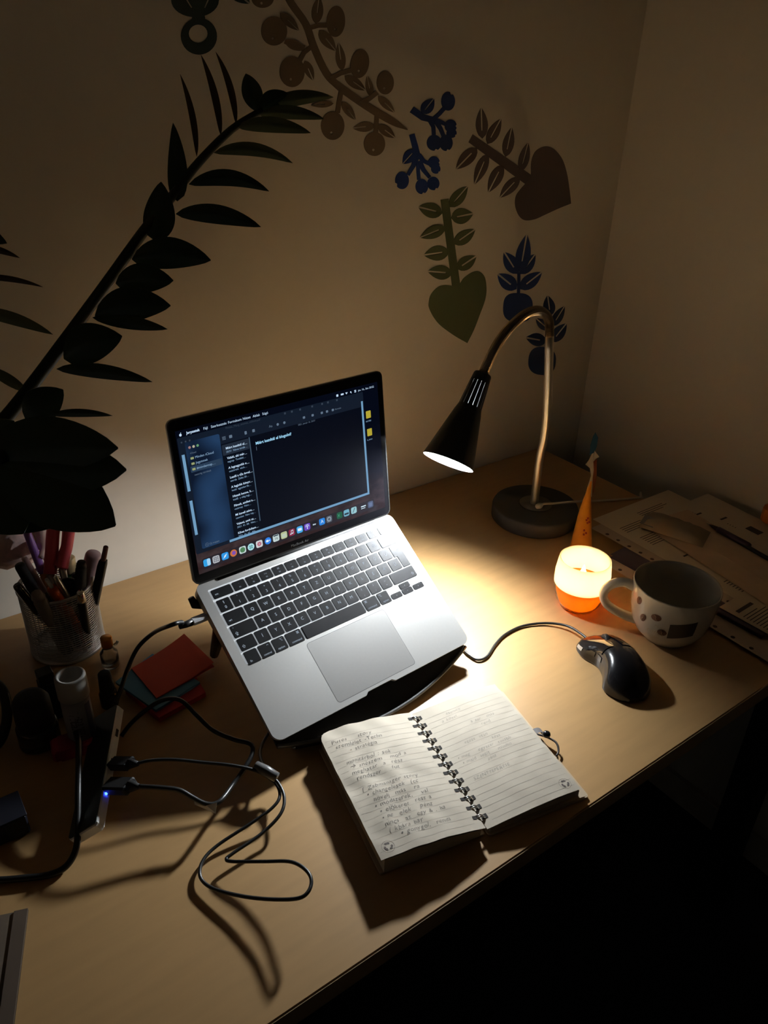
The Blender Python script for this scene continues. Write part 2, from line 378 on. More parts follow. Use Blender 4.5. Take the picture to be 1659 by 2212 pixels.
# thumb scoop in the front edge (between the bottom-left and bottom-right corner)
i0 = 6 * 2 + 2 + 6 + 1
out = out[:i0] + [(0.1290, 0), (0.1312, 0.0016), (0.1335, 0.0034), (0.1706, 0.0034), (0.1729, 0.0016), (0.1751, 0)] + out[i0:]
well = rrect(BW / 2 - KX, KB, BW / 2 + KX, KT, 0.0022, 3)
mb = MB().prism([out, well], botw, 0.0, bottom=False)
mb.prism(out, botw, lambda x, y: botw(x, y) + 0.0008)
part_local(lap, 'base', mb, ALU)
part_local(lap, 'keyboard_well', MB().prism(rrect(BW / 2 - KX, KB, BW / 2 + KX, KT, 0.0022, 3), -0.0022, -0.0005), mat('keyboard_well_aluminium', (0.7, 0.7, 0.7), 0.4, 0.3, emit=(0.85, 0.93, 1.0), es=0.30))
TX, TB, TT = 0.0605, 0.0074, 0.0890
part_local(lap, 'trackpad_gap', MB().prism([rrect(BW / 2 - TX - .0005, TB - .0005, BW / 2 + TX + .0005, TT + .0005, 0.0045), rrect(BW / 2 - TX + .0002, TB + .0002, BW / 2 + TX - .0002, TT - .0002, 0.004)], 0.0, 0.00006), mat('groove_grey', (0.12, 0.12, 0.12), 0.6))
part_local(lap, 'trackpad', MB().prism(rrect(BW / 2 - TX, TB, BW / 2 + TX, TT, 0.004), 0.0, 0.00012), ALUD)
LEG = glow('key_legend_light', (0.66, 0.80, 0.95), 0.6)
def key(a, b, vc, h, legends, outline=None):
    x0, x1 = (13.7 + 19 * a + 0.95) / 1000, (13.7 + 19 * b - 0.95) / 1000; y0, y1 = (vc - h / 2) / 1000, (vc + h / 2) / 1000
    ol = outline or rrect(x0, y0, x1, y1, 0.0016, 3)
    cx_, cy_ = sum(p[0] for p in ol) / len(ol), sum(p[1] for p in ol) / len(ol)
    m = MB().prism(ol, -0.0005, 0.0001)
    inner = [(cx_ + (p[0] - cx_) * 0.965, cy_ + (p[1] - cy_) * 0.965) for p in ol] if not outline else [(cx_ + (p[0] - cx_) * 0.98, cy_ + (p[1] - cy_) * 0.98) for p in ol]
    m.prism(inner, 0.0001, 0.0004)
    k = part_local(lap, 'key', m, KEYM)
    lb = MB()
    for tx, fx, fy, sz, al in legends:
        vs, fs = text2d(tx, sz / 1000, al, 0.0)
        ox, oy = x0 + (x1 - x0) * fx, y0 + (y1 - y0) * fy
        lb.add([(ox + x, oy + y, 0.00046) for x, y in vs], fs)
    if lb.v: part_local(k, 'legend', lb, LEG, fix=False)
def L1(c): return [(c, 0.5, 0.5, 5.6, 'CENTER')]
def L2(a, b): return [(a, 0.5, 0.74, 4.2, 'CENTER'), (b, 0.5, 0.3, 5.4, 'CENTER')]
R1, R2, R3, R4, R5, RF = 175.0, 156.8, 138.8, 120.8, 102.6, 191.9
KH = 16.2
key(0, 1.5, RF, 12.2, [('esc', 0.12, 0.45, 3.6, 'LEFT')])
for i, g in enumerate(('\u2219', '\u2022', '\u25ad', '\u2637', '\u2025', '\u2236', '\u00ab', '\u25b7', '\u00bb', '\u25c1', '\u25c1)', '\u25c1))')):
    key(1.5 + i, 2.5 + i, RF, 12.2, [(g, 0.5, 0.66, 3.6, 'CENTER'), ('F%d' % (i + 1), 0.5, 0.26, 2.5, 'CENTER')])
key(13.5, 14.5, RF, 12.2, [])
for i, (a, b) in enumerate((('\u00a7', '0'), ("'", '1'), ('"', '2'), ('+', '3'), ('!', '4'), ('%', '5'), ('/', '6'), ('=', '7'), ('(', '8'), (')', '9'))): key(i, i + 1, R1, KH, L2(a, b))
for i, c in enumerate(('\u00d6', '\u00dc', '\u00d3')): key(10 + i, 11 + i, R1, KH, L1(c))
key(13, 14.5, R1, KH, [('\u232b', 0.85, 0.28, 4.5, 'CENTER')])
key(0, 1.5, R2, KH, [('\u21e5', 0.2, 0.3, 5, 'CENTER')])
for i, c in enumerate('QWERTZUIOP\u0150\u00da'): key(1.5 + i, 2.5 + i, R2, KH, L1(c))
xe0, xe1, xe2 = (13.7 + 19 * 13.5 + 0.95) / 1000, (13.7 + 19 * 14.5 - 0.95) / 1000, (13.7 + 19 * 13.75 + 0.95) / 1000
ye1, ye0, yem = (R2 + KH / 2) / 1000, (R3 - KH / 2) / 1000, (R2 - KH / 2) / 1000
key(13.5, 14.5, R2, KH, [('\u21b5', 0.68, 0.55, 5, 'CENTER')], [(xe0, ye1), (xe0, yem), (xe2, yem), (xe2, ye0), (xe1, ye0), (xe1, ye1)])
key(0, 1.75, R3, KH, [('\u2022', 0.12, 0.8, 3.5, 'CENTER'), ('\u21ea', 0.16, 0.3, 5, 'CENTER')])
for i, c in enumerate('ASDFGHJKL\u00c9\u00c1\u0170'): key(1.75 + i, 2.75 + i, R3, KH, L1(c) + ([('_', 0.5, 0.14, 3, 'CENTER')] if c in 'FJ' else []))
key(0, 1.25, R4, KH, [('\u21e7', 0.24, 0.3, 5, 'CENTER')])
for i, c in enumerate('\u00cdYXCVBNM'): key(1.25 + i, 2.25 + i, R4, KH, L1(c))
for i, (a, b) in enumerate((('?', ','), (':', '.'), ('_', '-'))): key(9.25 + i, 10.25 + i, R4, KH, L2(a, b))
key(12.25, 14.5, R4, KH, [('\u21e7', 0.86, 0.3, 5, 'CENTER')])
key(0, 1, R5, 17, [('fn', 0.3, 0.22, 3.8, 'CENTER')])
key(1, 2, R5, 17, [('\u2303', 0.76, 0.76, 4.5, 'CENTER'), ('control', 0.5, 0.22, 3.6, 'CENTER')])
key(2, 3, R5, 17, [('\u2325', 0.74, 0.76, 4.5, 'CENTER'), ('option', 0.5, 0.22, 3.6, 'CENTER')])
key(3, 4.25, R5, 17, [('\u2318', 0.8, 0.76, 4.6, 'CENTER'), ('command', 0.54, 0.22, 3.6, 'CENTER')])
key(4.25, 9.25, R5, 17, [])
key(9.25, 10.5, R5, 17, [('\u2318', 0.2, 0.76, 4.6, 'CENTER'), ('command', 0.46, 0.22, 3.6, 'CENTER')])
key(10.5, 11.5, R5, 17, [('\u2325', 0.26, 0.76, 4.5, 'CENTER'), ('option', 0.5, 0.22, 3.6, 'CENTER')])
key(11.5, 12.5, R5 - 4.1, 7.8, [('\u25c2', 0.5, 0.5, 3.6, 'CENTER')]); key(13.5, 14.5, R5 - 4.1, 7.8, [('\u25b8', 0.5, 0.5, 3.6, 'CENTER')])
key(12.5, 13.5, R5 + 4.3, 7.8, [('\u25b4', 0.5, 0.5, 3.6, 'CENTER')]); key(12.5, 13.5, R5 - 4.1, 7.8, [('\u25be', 0.5, 0.5, 3.6, 'CENTER')])
# hinge and lid
def LS(u, s, t=0.0):
    """lid coordinates in metres -> laptop local"""
    sl, cl = math.sin(LID), math.cos(LID)
    return V((u, HV + s * sl - t * cl, -0.002 + s * cl + t * sl))
part_local(lap, 'hinge', MB().tube([(0.03, HV + 0.001, -0.0035), (BW - 0.03, HV + 0.001, -0.0035)], 0.0045, 14), BLKM)
LIDH = 0.2095
lidol = rrect(0, 0.0035, BW, LIDH, 0.0085, 6)
lid = part_local(lap, 'lid', MB().prism(lidol, -0.0042, -0.0008, fn=lambda q: LS(q.x, q.y, q.z)), ALU)
fr = rrect(0.0007, 0.0042, BW - 0.0007, LIDH - 0.0007, 0.008, 6)
part_local(lap, 'screen_bezel', MB().prism(fr, -0.0008, 0.0, fn=lambda q: LS(q.x, q.y, q.z)), GLASSB)
part_local(lap, 'lid_seal', MB().prism([lidol, rrect(0.0016, 0.0051, BW - 0.0016, LIDH - 0.0016, 0.0072, 6)], -0.0009, 0.00035, fn=lambda q: LS(q.x, q.y, q.z)), RUBBER)
def smat_wallpaper():
    m = bpy.data.materials.new('screen_picture'); m.use_nodes = True; nt = m.node_tree; b = nt.nodes['Principled BSDF']
    b.inputs['Base Color'].default_value = (0.003, 0.003, 0.004, 1); b.inputs['Specular IOR Level'].default_value = 0.08; b.inputs['Roughness'].default_value = 0.12
    tc = nt.nodes.new('ShaderNodeTexCoord'); sp = nt.nodes.new('ShaderNodeSeparateXYZ'); nt.links.new(tc.outputs['UV'], sp.inputs[0])
    nz = nt.nodes.new('ShaderNodeTexNoise'); nz.inputs['Scale'].default_value = 7; nz.inputs['Detail'].default_value = 8; nt.links.new(tc.outputs['UV'], nz.inputs['Vector'])
    ad = nt.nodes.new('ShaderNodeMath'); ad.operation = 'MULTIPLY_ADD'; ad.inputs[1].default_value = 0.5; nt.links.new(nz.outputs['Fac'], ad.inputs[0]); nt.links.new(sp.outputs['Y'], ad.inputs[2])
    rp = nt.nodes.new('ShaderNodeValToRGB'); nt.links.new(ad.outputs[0], rp.inputs[0])
    e = rp.color_ramp.elements; e[0].position = 0.15; e[0].color = (0.075, 0.068, 0.075, 1); e[1].position = 0.95; e[1].color = (0.002, 0.004, 0.012, 1)
    for pos, c in ((0.26, (0.045, 0.020, 0.020, 1)), (0.36, (0.085, 0.055, 0.058, 1)), (0.46, (0.020, 0.013, 0.016, 1)), (0.6, (0.008, 0.010, 0.020, 1))):
        x = e.new(pos); x.color = c
    nt.links.new(rp.outputs[0], b.inputs['Emission Color']); b.inputs['Emission Strength'].default_value = 0.6
    return m
SU0, SU1, SV0, SV1 = 8.3, 295.8, 16.0, 195.6
disp = part_local(lap, 'display', MB().add([LS(SU0 / 1e3, SV0 / 1e3, 1e-4), LS(SU1 / 1e3, SV0 / 1e3, 1e-4), LS(SU1 / 1e3, SV1 / 1e3, 1e-4), LS(SU0 / 1e3, SV1 / 1e3, 1e-4)], [(0, 1, 2, 3)]), smat_wallpaper(), fix=False)
uv = disp.data.uv_layers.new(name='UVMap')
for i, c in enumerate(((0, 0), (1, 0), (1, 1), (0, 1))): uv.data[i].uv = c
TL = [1.2e-4]
def srect(mb, u0, v0, u1, v1, r=0.0, t=None):
    t = t or TL[0]
    ol = rrect(u0, v0, u1, v1, r, 3) if r > 0 else [(u0, v0), (u1, v0), (u1, v1), (u0, v1)]
    mb.add([LS(x / 1e3, y / 1e3, t) for x, y in ol], [tuple(range(len(ol)))]); return mb
def spoly(mb, ol, t=None):
    mb.add([LS(x / 1e3, y / 1e3, t or TL[0]) for x, y in ol], [tuple(range(len(ol)))]); return mb
def stext(mb, tx, u, v, size, off=0.0, al='LEFT', t=None):
    vs, fs = text2d(tx, size, al, off); mb.add([LS((u + x) / 1e3, (v + y) / 1e3, t or TL[0]) for x, y in vs], fs); return mb
def sp(name, mb, m, parent=None): return part_local(parent or disp, name, mb, m, fix=False)
TL[0] = 1.4e-4
sp('background_window', srect(MB(), 9.3, 42.5, 271, 187.2, 1.5), glow('s_back', (0.006, 0.011, 0.022), 1))
TL[0] = 1.6e-4
pg = MB(); srect(pg, 11.6, 122.5, 15.2, 167); srect(pg, 11.6, 67.2, 15.2, 110.8); srect(pg, 267.0, 43.5, 269.9, 175); srect(pg, 54, 43.5, 269.9, 46.6)
sp('page_edge', pg, glow('s_page', (0.16, 0.33, 0.52), 1))
TL[0] = 1.8e-4
def smat_side():
    m = bpy.data.materials.new('screen_sidebar'); m.use_nodes = True; nt = m.node_tree; b = nt.nodes['Principled BSDF']
    b.inputs['Base Color'].default_value = (0.003, 0.003, 0.004, 1); b.inputs['Specular IOR Level'].default_value = 0.2; b.inputs['Roughness'].default_value = 0.15
    tc = nt.nodes.new('ShaderNodeTexCoord'); nz = nt.nodes.new('ShaderNodeTexNoise'); nz.inputs['Scale'].default_value = 22; nz.inputs['Detail'].default_value = 0.5
    nt.links.new(tc.outputs['Object'], nz.inputs['Vector'])
    rp = nt.nodes.new('ShaderNodeValToRGB'); nt.links.new(nz.outputs['Fac'], rp.inputs[0])
    rp.color_ramp.elements[0].position = 0.35; rp.color_ramp.elements[0].color = (0.004, 0.009, 0.024, 1); rp.color_ramp.elements[1].position = 0.65; rp.color_ramp.elements[1].color = (0.016, 0.045, 0.11, 1)
    nt.links.new(rp.outputs[0], b.inputs['Emission Color']); b.inputs['Emission Strength'].default_value = 1; return m
side = sp('sidebar_panel', srect(MB(), 17.5, 47, 61, 180.5, 2), smat_side())
sp('list_panel', srect(MB(), 61, 47, 99, 180.5), glow('s_list', (0.0022, 0.004, 0.009), 1))
edi = sp('editor_panel', srect(MB(), 99, 47, 266.4, 180.5), glow('s_edit', (0.0018, 0.0030, 0.0075), 1))
TL[0] = 2.0e-4
tb = MB(); srect(tb, 61, 167.5, 266.4, 180.5); sp('toolbar_panel', tb, glow('s_tool', (0.0065, 0.011, 0.022), 1))
sp('selected_row', srect(MB(), 62, 153, 97.5, 166, 1), glow('s_sel', (0.016, 0.024, 0.04), 1))
sp('selected_row', srect(MB(), 19.5, 143.5, 59.5, 151, 1), glow('s_sel2', (0.022, 0.045, 0.085), 1))
sp('scroll_bar', srect(MB(), 98.0, 58, 99.4, 167), glow('s_bar', (0.05, 0.085, 0.13), 1))
TL[0] = 2.3e-4
WHT = glow('s_text_white', (0.55, 0.72, 0.92), 1); DIM = glow('s_text_dim', (0.12, 0.17, 0.24), 1); FNT = glow('s_text_faint', (0.035, 0.05, 0.075), 1); MID = glow('s_text_mid', (0.26, 0.42, 0.62), 1)
mb = MB()
for tx, u, w in (('Jegyzetek', 21.5, .03), ('F\u00e1jl', 42.5, 0), ('Szerkeszt\u00e9s', 52, 0), ('Form\u00e1tum', 74, 0), ('N\u00e9zet', 93.5, 0), ('Ablak', 107, 0), ('S\u00fag\u00f3', 120, 0)): sp('menu_word', stext(MB(), tx, u, 190.8, 4.3, w), WHT)
sp('clock_text', stext(MB(), 'jan. 16., Szo 20:52', 263.5, 190.2, 3.6), WHT)
ap = ell(14.2, 190.2, 1.5, 1.6, 14); spoly(mb, ap); spoly(mb, ell(14.9, 192.5, 0.35, 0.75, 8, -0.5))
srect(mb, 229, 189, 232, 192, .4); srect(mb, 236, 189.4, 240.5, 191.6, .4); spoly(mb, [(245, 189), (247, 191.6), (243, 191.6)]); spoly(mb, ell(251.8, 190.7, 1, 1, 10)); srect(mb, 252.3, 188.8, 253, 190); srect(mb, 257.5, 188.8, 260.5, 190, .5); srect(mb, 257.5, 190.6, 260.5, 191.8, .5)
sp('menu_bar_symbols', mb, WHT, None); bpy.data.objects['menu_bar_symbols']['kind'] = 'stuff'
mb = MB(); stext(mb, 'Pintea_Marg_etomia_etikett.pdf', 70, 185, 3.6)
for u in (150, 160, 172, 190, 205, 214, 228): srect(mb, u, 183.5, u + 2.6, 186, .6)
for u in (14, 19, 24): spoly(mb, ell(u, 181.5, 1.1, 1.1, 10))
sp('background_window_title', mb, FNT)
for i, (u, c) in enumerate(((22.5, (0.55, 0.30, 0.30)), (27.5, (0.75, 0.70, 0.5)), (32.5, (0.2, 0.5, 0.25)))):
    sp('window_button', spoly(MB(), ell(u, 173.5, 1.6, 1.6, 12)), glow('s_btn%d' % i, c, 0.6))
mb = MB(); stext(mb, 'Mi\u00e9rt kezdt\u00e9l el blogolni?', 106.2, 157.2, 5.0, 0.025); sp('note_heading', mb, glow('s_text_head', (0.36, 0.70, 0.95), 1))
mb = MB(); srect(mb, 106.3, 148.5, 106.8, 153.5); stext(mb, '2021. janu\u00e1r 16. 20:51', 168, 166.0, 2.9); sp('note_date', mb, DIM)
mb = MB()
for u in (130, 139.5, 149): spoly(mb, ell(u, 173.5, 1.7, 1.7, 12)) if u > 131 else stext(mb, 'Aa', 127, 173.5, 4.5)
for u in (176, 189, 203, 211, 220): srect(mb, u, 172, u + 3.4, 175, .8)
stext(mb, 'Keres\u00e9s', 225, 173.5, 3)
for k in range(3): srect(mb, 64, 172 + k * 1.5, 68.5, 172.7 + k * 1.5)
srect(mb, 73, 172, 77, 175.6, .6); srect(mb, 93.5, 171.5, 96.5, 175.5, .6); srect(mb, 104, 171.8, 107.5, 175.4, .6)
sp('toolbar_icons', mb, DIM)
mb = MB(); m2 = MB()
items = (('Mi\u00e9rt kezdt\u00e9l el\u2026', '20:51  Nincs tov\u00e1b\u2026'), ('Valaki, aki m\u00e1r\u2026', 'tegnap  Tov\u00e1bbi\u2026'), ('A legnagyobb o\u2026', 'cs\u00fct\u00f6rt\u00f6k  elolv\u2026'), ('Lesd\u00edl a t\u0171z \u00e9vvel\u2026', 'szerda  Zalka 20\u2026'), ('A legjobb k\u00f6nyv\u2026', 'kedd  egyetlen fia\u2026'), ('Hiszek benne, h\u2026', 'h\u00e9tf\u0151  a vil\u00e1g legj\u2026'), ('Filmek, amiket a\u2026', 'vas\u00e1rnap  Ninc\u2026'), ('Mi kevell szive\u2026', 'szombat  Ninc teg\u2026'), ('Valami, amit sz\u2026', '2021. 01. 08.  Ninc\u2026'), ('Kihez fordultam\u2026', '2021. 01. 07.  Nin\u2026'))
for i, (a, b) in enumerate(items):
    v = 161.0 - i * 12.15; stext(mb, a, 66.5, v, 3.9, 0.02); stext(m2, b, 66.5, v - 4.4, 3.3)
sp('note_list_titles', mb, WHT); sp('note_list_dates', m2, MID)
mb = MB()
for tx, v in (('Minden iCloud', 160.5), ('Jegyzetek', 154), ('#mindennap\u2026', 147.3)): stext(mb, tx, 27, v, 4.0)
sp('folder_names', mb, MID)
for tx, u, v, sz in (('iCloud', 22, 166.5, 2.8), ('nemr\u00e9g t\u00f6r\u00f6ltek', 23, 140, 3.2), ('\u2295 \u00daj mappa', 22, 50.5, 3.4)): sp('sidebar_caption', stext(MB(), tx, u, v, sz), DIM)
mb = MB()
for v in (160.5, 154, 147.3): srect(mb, 21.5, v - 1.5, 25.5, v + 1.2, .4)
sp('folder_icons', mb, glow('s_folder', (0.30, 0.34, 0.16), 1))
# dock
TL[0] = 2.3e-4
dk = [(20.7, (0.03, 0.34, 0.75), 'finder'), (32.9, (0.42, 0.44, 0.48), 'grid'), (45.1, (0.03, 0.30, 0.75), 'compass'), (56.8, (0.55, 0.16, 0.05), 'fox'), (69.4, (0.55, 0.66, 0.66), 'wheel'), (81.3, (0.42, 0.72, 0.78), 'hash'), (93.3, (0.62, 0.64, 0.66), 'petals'), (105.9, (0.03, 0.22, 0.80), 'camera'), (117.9, (0.55, 0.66, 0.66), 'date'), (129.8, (0.46, 0.52, 0.30), 'note'), (141.7, (0.24, 0.02, 0.06), 'music'), (153.9, (0.06, 0.38, 0.78), 'mail'), (165.5, (0.14, 0.06, 0.50), 'pod'), (177.2, (0.01, 0.01, 0.015), 'tv'), (189.1, (0.02, 0.22, 0.70), 'A'), (200.5, (0.09, 0.11, 0.14), 'gear'), (217.7, (0.01, 0.10, 0.05), 'X'), (229.3, (0.16, 0.42, 0.55), 'pict'), (241.7, (0.30, 0.56, 0.62), 'pen'), (258.1, (0.01, 0.012, 0.018), 'mini'), (270.4, (0.07, 0.10, 0.18), 'bin')]
sp('dock_bar', srect(MB(), 14.5, 20.2, 277, 34.6, 2.5, 1.5e-4), glow('s_dock', (0.020, 0.016, 0.022), 1))
WG = glow('s_glyph_white', (0.7, 0.85, 0.95), 1); DG = glow('s_glyph_dark', (0.02, 0.03, 0.05), 1)
for i, (u, c, g) in enumerate(dk):
    v = 28; r = 4.7
    ic = sp('dock_icon', spoly(MB(), ell(u, v, r, r, 20)) if g in ('fox', 'camera', 'hash') else srect(MB(), u - r, v - r, u + r, v + r, 2.1) if g != 'mini' else srect(MB(), u - 4.6, v - 3.6, u + 4.6, v + 3.2), glow('s_icon%d' % i, c, 1))
    TL[0] = 2.6e-4; gm = MB(); col = WG
    if g == 'finder': srect(gm, u, v - 4.6, u + 4.6, v + 4.6, 1.5); col = glow('s_g_finder', (0.35, 0.62, 0.85), 1)
    elif g == 'grid':
        for a in (-2.4, 0, 2.4):
            for b in (-2.2, 0.2, 2.4): srect(gm, u + a - .8, v + b - .7, u + a + .8, v + b + .7)
        col = glow('s_g_grid', (0.12, 0.13, 0.16), 1)
    elif g == 'compass': spoly(gm, [(u + 3, v + 3), (u - .8, v + .8), (u - 3, v - 3), (u + .8, v - .8)])
    elif g == 'fox': spoly(gm, ell(u + .4, v + .2, 2.6, 2.7, 14)); col = glow('s_g_fox', (0.20, 0.08, 0.45), 1)
    elif g == 'wheel': spoly(gm, ell(u, v, 3.6, 3.6, 16)); col = glow('s_g_wheel', (0.08, 0.22, 0.10), 1)
    elif g == 'hash':
        for a in (-1.2, 1.2): srect(gm, u + a - .4, v - 2.8, u + a + .4, v + 2.8, .3); srect(gm, u - 2.8, v + a - .4, u + 2.8, v + a + .4, .3)
        col = glow('s_g_hash', (0.05, 0.25, 0.25), 1)
    elif g == 'petals':
        for k in range(8): spoly(gm, ell(u + 2 * math.cos(k * .785), v + 2 * math.sin(k * .785), 1.4, .9, 8, k * .785))
        col = glow('s_g_petal', (0.45, 0.14, 0.20), 1)
    elif g == 'camera': srect(gm, u - 2.8, v - 1.5, u + .9, v + 1.5, .6); spoly(gm, [(u + 1.2, v), (u + 2.9, v + 1.3), (u + 2.9, v - 1.3)])
    elif g == 'date': stext(gm, '16', u, v - .7, 5.5, 0, 'CENTER'); col = DG
    elif g == 'note':
        for k in range(3): srect(gm, u - 3.2, v - 2.6 + k * 1.7, u + 3.2, v - 1.7 + k * 1.7)
        col = glow('s_g_note', (0.5, 0.62, 0.6), 1)
    elif g == 'music': srect(gm, u - 1.2, v - 2, u - .6, v + 2.6); srect(gm, u + 1.6, v - 1.5, u + 2.2, v + 3); spoly(gm, ell(u - 1.8, v - 2, 1.1, .9, 8)); spoly(gm, ell(u + 1, v - 1.5, 1.1, .9, 8)); spoly(gm, [(u - 1.2, v + 2), (u + 2.2, v + 2.6), (u + 2.2, v + 3.4), (u - 1.2, v + 2.8)])
    elif g == 'mail': srect(gm, u - 3, v - 1.8, u + 3, v + 2, .4)
    elif g == 'pod': spoly(gm, ell(u, v + .9, 1.1, 1.1, 10)); srect(gm, u - .7, v - 2.8, u + .7, v - .5, .4); gm2 = [(u + 2.9 * math.cos(a), v + .6 + 2.9 * math.sin(a)) for a in [k * .3 - .3 for k in range(13)]] + [(u + 2.3 * math.cos(a), v + .6 + 2.3 * math.sin(a)) for a in [k * .3 - .3 for k in range(12, -1, -1)]]; TL[0] = 2.6e-4; gm.prism(gm2, 0, 0.01, fn=lambda q: LS(q.x / 1e3, q.y / 1e3, 2.6e-4 + q.z * 1e-3))
    elif g == 'tv': spoly(gm, ell(u - 2, v, .9, 1, 10)); stext(gm, 'tv', u - .8, v, 3.6, .03)
    elif g == 'A': stext(gm, 'A', u, v, 7, 0, 'CENTER')
    elif g == 'gear': gm.prism([ell(u, v, 3.4, 3.4, 20), ell(u, v, 2, 2, 14)], 0, .01, fn=lambda q: LS(q.x / 1e3, q.y / 1e3, 2.6e-4 + q.z * 1e-3)); col = glow('s_g_gear', (0.3, 0.36, 0.42), 1)
    elif g == 'X': stext(gm, 'X', u - 1.4, v, 5, .02, 'CENTER'); col = glow('s_g_x', (0.06, 0.35, 0.2), 1)
    elif g == 'pict': srect(gm, u - 3.6, v - 2.5, u + 3.6, v, .4); col = DG
    elif g == 'pen': spoly(gm, [(u - 1.5, v - 3.2), (u + 2.4, v + 3.2), (u + 1.3, v + 3.4), (u - 2.3, v - 2.8)]); col = DG
    elif g == 'mini': srect(gm, u - 4.2, v + .2, u + 4.2, v + 1.8); srect(gm, u - 4.2, v - 2.4, u + 3, v - 1.4)
    elif g == 'bin': spoly(gm, [(u - 2.4, v - 3), (u + 2.4, v - 3), (u + 3, v + 2.6), (u - 3, v + 2.6)]); col = glow('s_g_bin', (0.12, 0.17, 0.30), 1)
    if g == 'date': srect(gm, u - 3.5, v + 2.6, u + 3.5, v + 4.2)
    sp('icon_glyph', gm, col, disp) if False else part_local(disp, 'icon_glyph', gm, col, fix=False)
    TL[0] = 2.3e-4
for k, v in enumerate((155, 130.5)):
    sp('drive_icon', srect(MB(), 273.5, v - 5, 281.5, v + 5, .8), glow('s_drive', (0.44, 0.36, 0.035), 1))
mb = MB(); stext(mb, 'NOTES', 277, 146, 2.8, 0, 'CENTER'); stext(mb, 'zi_drive', 277, 120.5, 2.8, 0, 'CENTER'); sp('drive_names', mb, MID)
mb = MB(); vs, fs = text2d('MacBook Air', 5.2, 'CENTER', 0.0); mb.add([LS((152 + x) / 1e3, (9.2 + y) / 1e3, 1.2e-4) for x, y in vs], fs)
part_local(lap, 'bezel_lettering', mb, mat('bezel_print', (0.10, 0.10, 0.10), 0.4), fix=False)
for vy in (0.045, 0.165):
    for ux in (0.02, BW - 0.02): part_local(lap, 'rubber_foot', MB().lathe([(0.0, -0.0022), (0.006, -0.0022), (0.0065, 0.0), (0.0, 0.0)], 16, Matrix.Translation((ux, vy, botw(0, vy)))), RUBBER)

# ------------------------------------------------------------------ laptop stand (curved black plastic tray)
st = thing('laptop_stand', 'black curved plastic laptop stand tilting the silver laptop up', 'stand', Matrix.Translation((0.43, 0.66, 0)))
def SL(u, v, w): return LM @ V((u, v, w))
# upper tray: follows the laptop's underside, bows outward at the front
N = 26; r0 = []; 
us = [0.004 + (BW - 0.008) * i / N for i in range(N + 1)]
def bow(u):
    x = (u - BW / 2) / (BW / 2); return -0.030 * (1 - x * x) - 0.001
rows = []
for u in us:
    fv = bow(u)
    vsn = [0.19, 0.10, 0.03, fv + 0.012, fv + 0.003, fv]
    rows.append([SL(u, v, botw(0, max(v, 0)) - 0.0062 - (0.0 if v > 0.004 else 0.004 * min(1, (0.01 - v) / 0.03))) for v in vsn])
mb = MB().grid(rows)
under = [[p - V((0, 0, 0.004)) for p in r] for r in rows]
mb.grid(under)
mb.grid([[r[-1] for r in rows], [r[-1] + V((0, -0.0015, -0.002)) for r in rows], [r[-1] for r in under]])
mb.grid([[r[0] for r in rows], [r[0] for r in under]]); mb.grid([rows[0], under[0]]); mb.grid([rows[-1], under[-1]])
part(st, 'tray', mb, BLK)
part(st, 'front_lip', MB().tube([r[-1] + V((0, -0.0008, 0.0016)) for r in rows], 0.0024, 10), mat('lip_highlight', (0.10, 0.10, 0.10), 0.22, coat=0.5))  # lip greyer than the black tray, its highlight line put into the colour
sk = []
for u in us[::1]:
    fv = bow(u); top = SL(u, fv + 0.002, -0.0145)
    sk.append([top, V((top.x, top.y + 0.002, max(0.001, top.z - 0.012))), V((top.x, top.y + 0.012, 0.001)), V((top.x, top.y + 0.016, 0.001))])
part(st, 'front_foot', MB().grid([r for r in sk[2:-2]]), BLK)
for u in (0.03, BW - 0.045):
    a = SL(u, 0.185, -0.022); b_ = SL(u + 0.02, 0.185, -0.022)
    part(st, 'rear_leg', MB().tube([a, V((a.x, a.y + 0.02, a.z * 0.5)), V((a.x, a.y + 0.045, 0.006))], [0.008, 0.009, 0.006], 10), BLK)
part(st, 'rear_bar', MB().tube([SL(0.01, 0.188, -0.022), SL(BW - 0.01, 0.188, -0.022)], 0.006, 10), BLK)
kn = SL(-0.004, 0.196, -0.017)
part(st, 'corner_hook', MB().tube([SL(0.012, 0.19, -0.021), kn, SL(-0.006, 0.203, -0.012)], [0.006, 0.006, 0.004], 10), BLK)

# ------------------------------------------------------------------ desk lamp
LB = D(1153, 1118); LB.z = 0
lamp = thing('desk_lamp', 'black and steel gooseneck desk lamp, lit, shining onto the laptop', 'lamp', Matrix.Translation(LB))
part(lamp, 'lamp_base', MB().lathe([(0, 0.0), (0.074, 0.0), (0.0765, 0.003), (0.0765, 0.024), (0.0745, 0.028), (0.0, 0.0285)], 64, Matrix.Translation(LB)), mat('lamp_base_black', (0.040, 0.036, 0.033), 0.5))
part(lamp, 'base_plate', MB().lathe([(0, 0.0287), (0.0285, 0.0287), (0.029, 0.0300), (0.0, 0.0305)], 40, Matrix.Translation(LB)), mat('lamp_plate', (0.16, 0.14, 0.12), 0.4, 0.6))
dB = dep(LB)
crx = V(RC[0])
def stemp(z, px, py):
    q = V((LB.x, LB.y, z)); c = q - CAM
    sx = CX + FOC * sum(RC[0][i] * c[i] for i in range(3)) / dep(q); return q + crx * ((px - sx) * dep(q) / FOC)
sps = [stemp(0.030, 1154, 0), stemp(0.07, 1159, 0), stemp(0.12, 1166, 0), stemp(0.155, 1175, 0), stemp(0.19, 1180, 0), stemp(0.25, 1184, 0), stemp(0.335, 1187, 0)]
part(lamp, 'stem', MB().tube(spline(sps, 4), 0.0073, 14), STEEL)
ST = sps[-1]
HT = LAMP_POS - LAMP_AXIS * 0.132
gd0, gd1 = dep(ST), dep(HT)
gp = [ST]
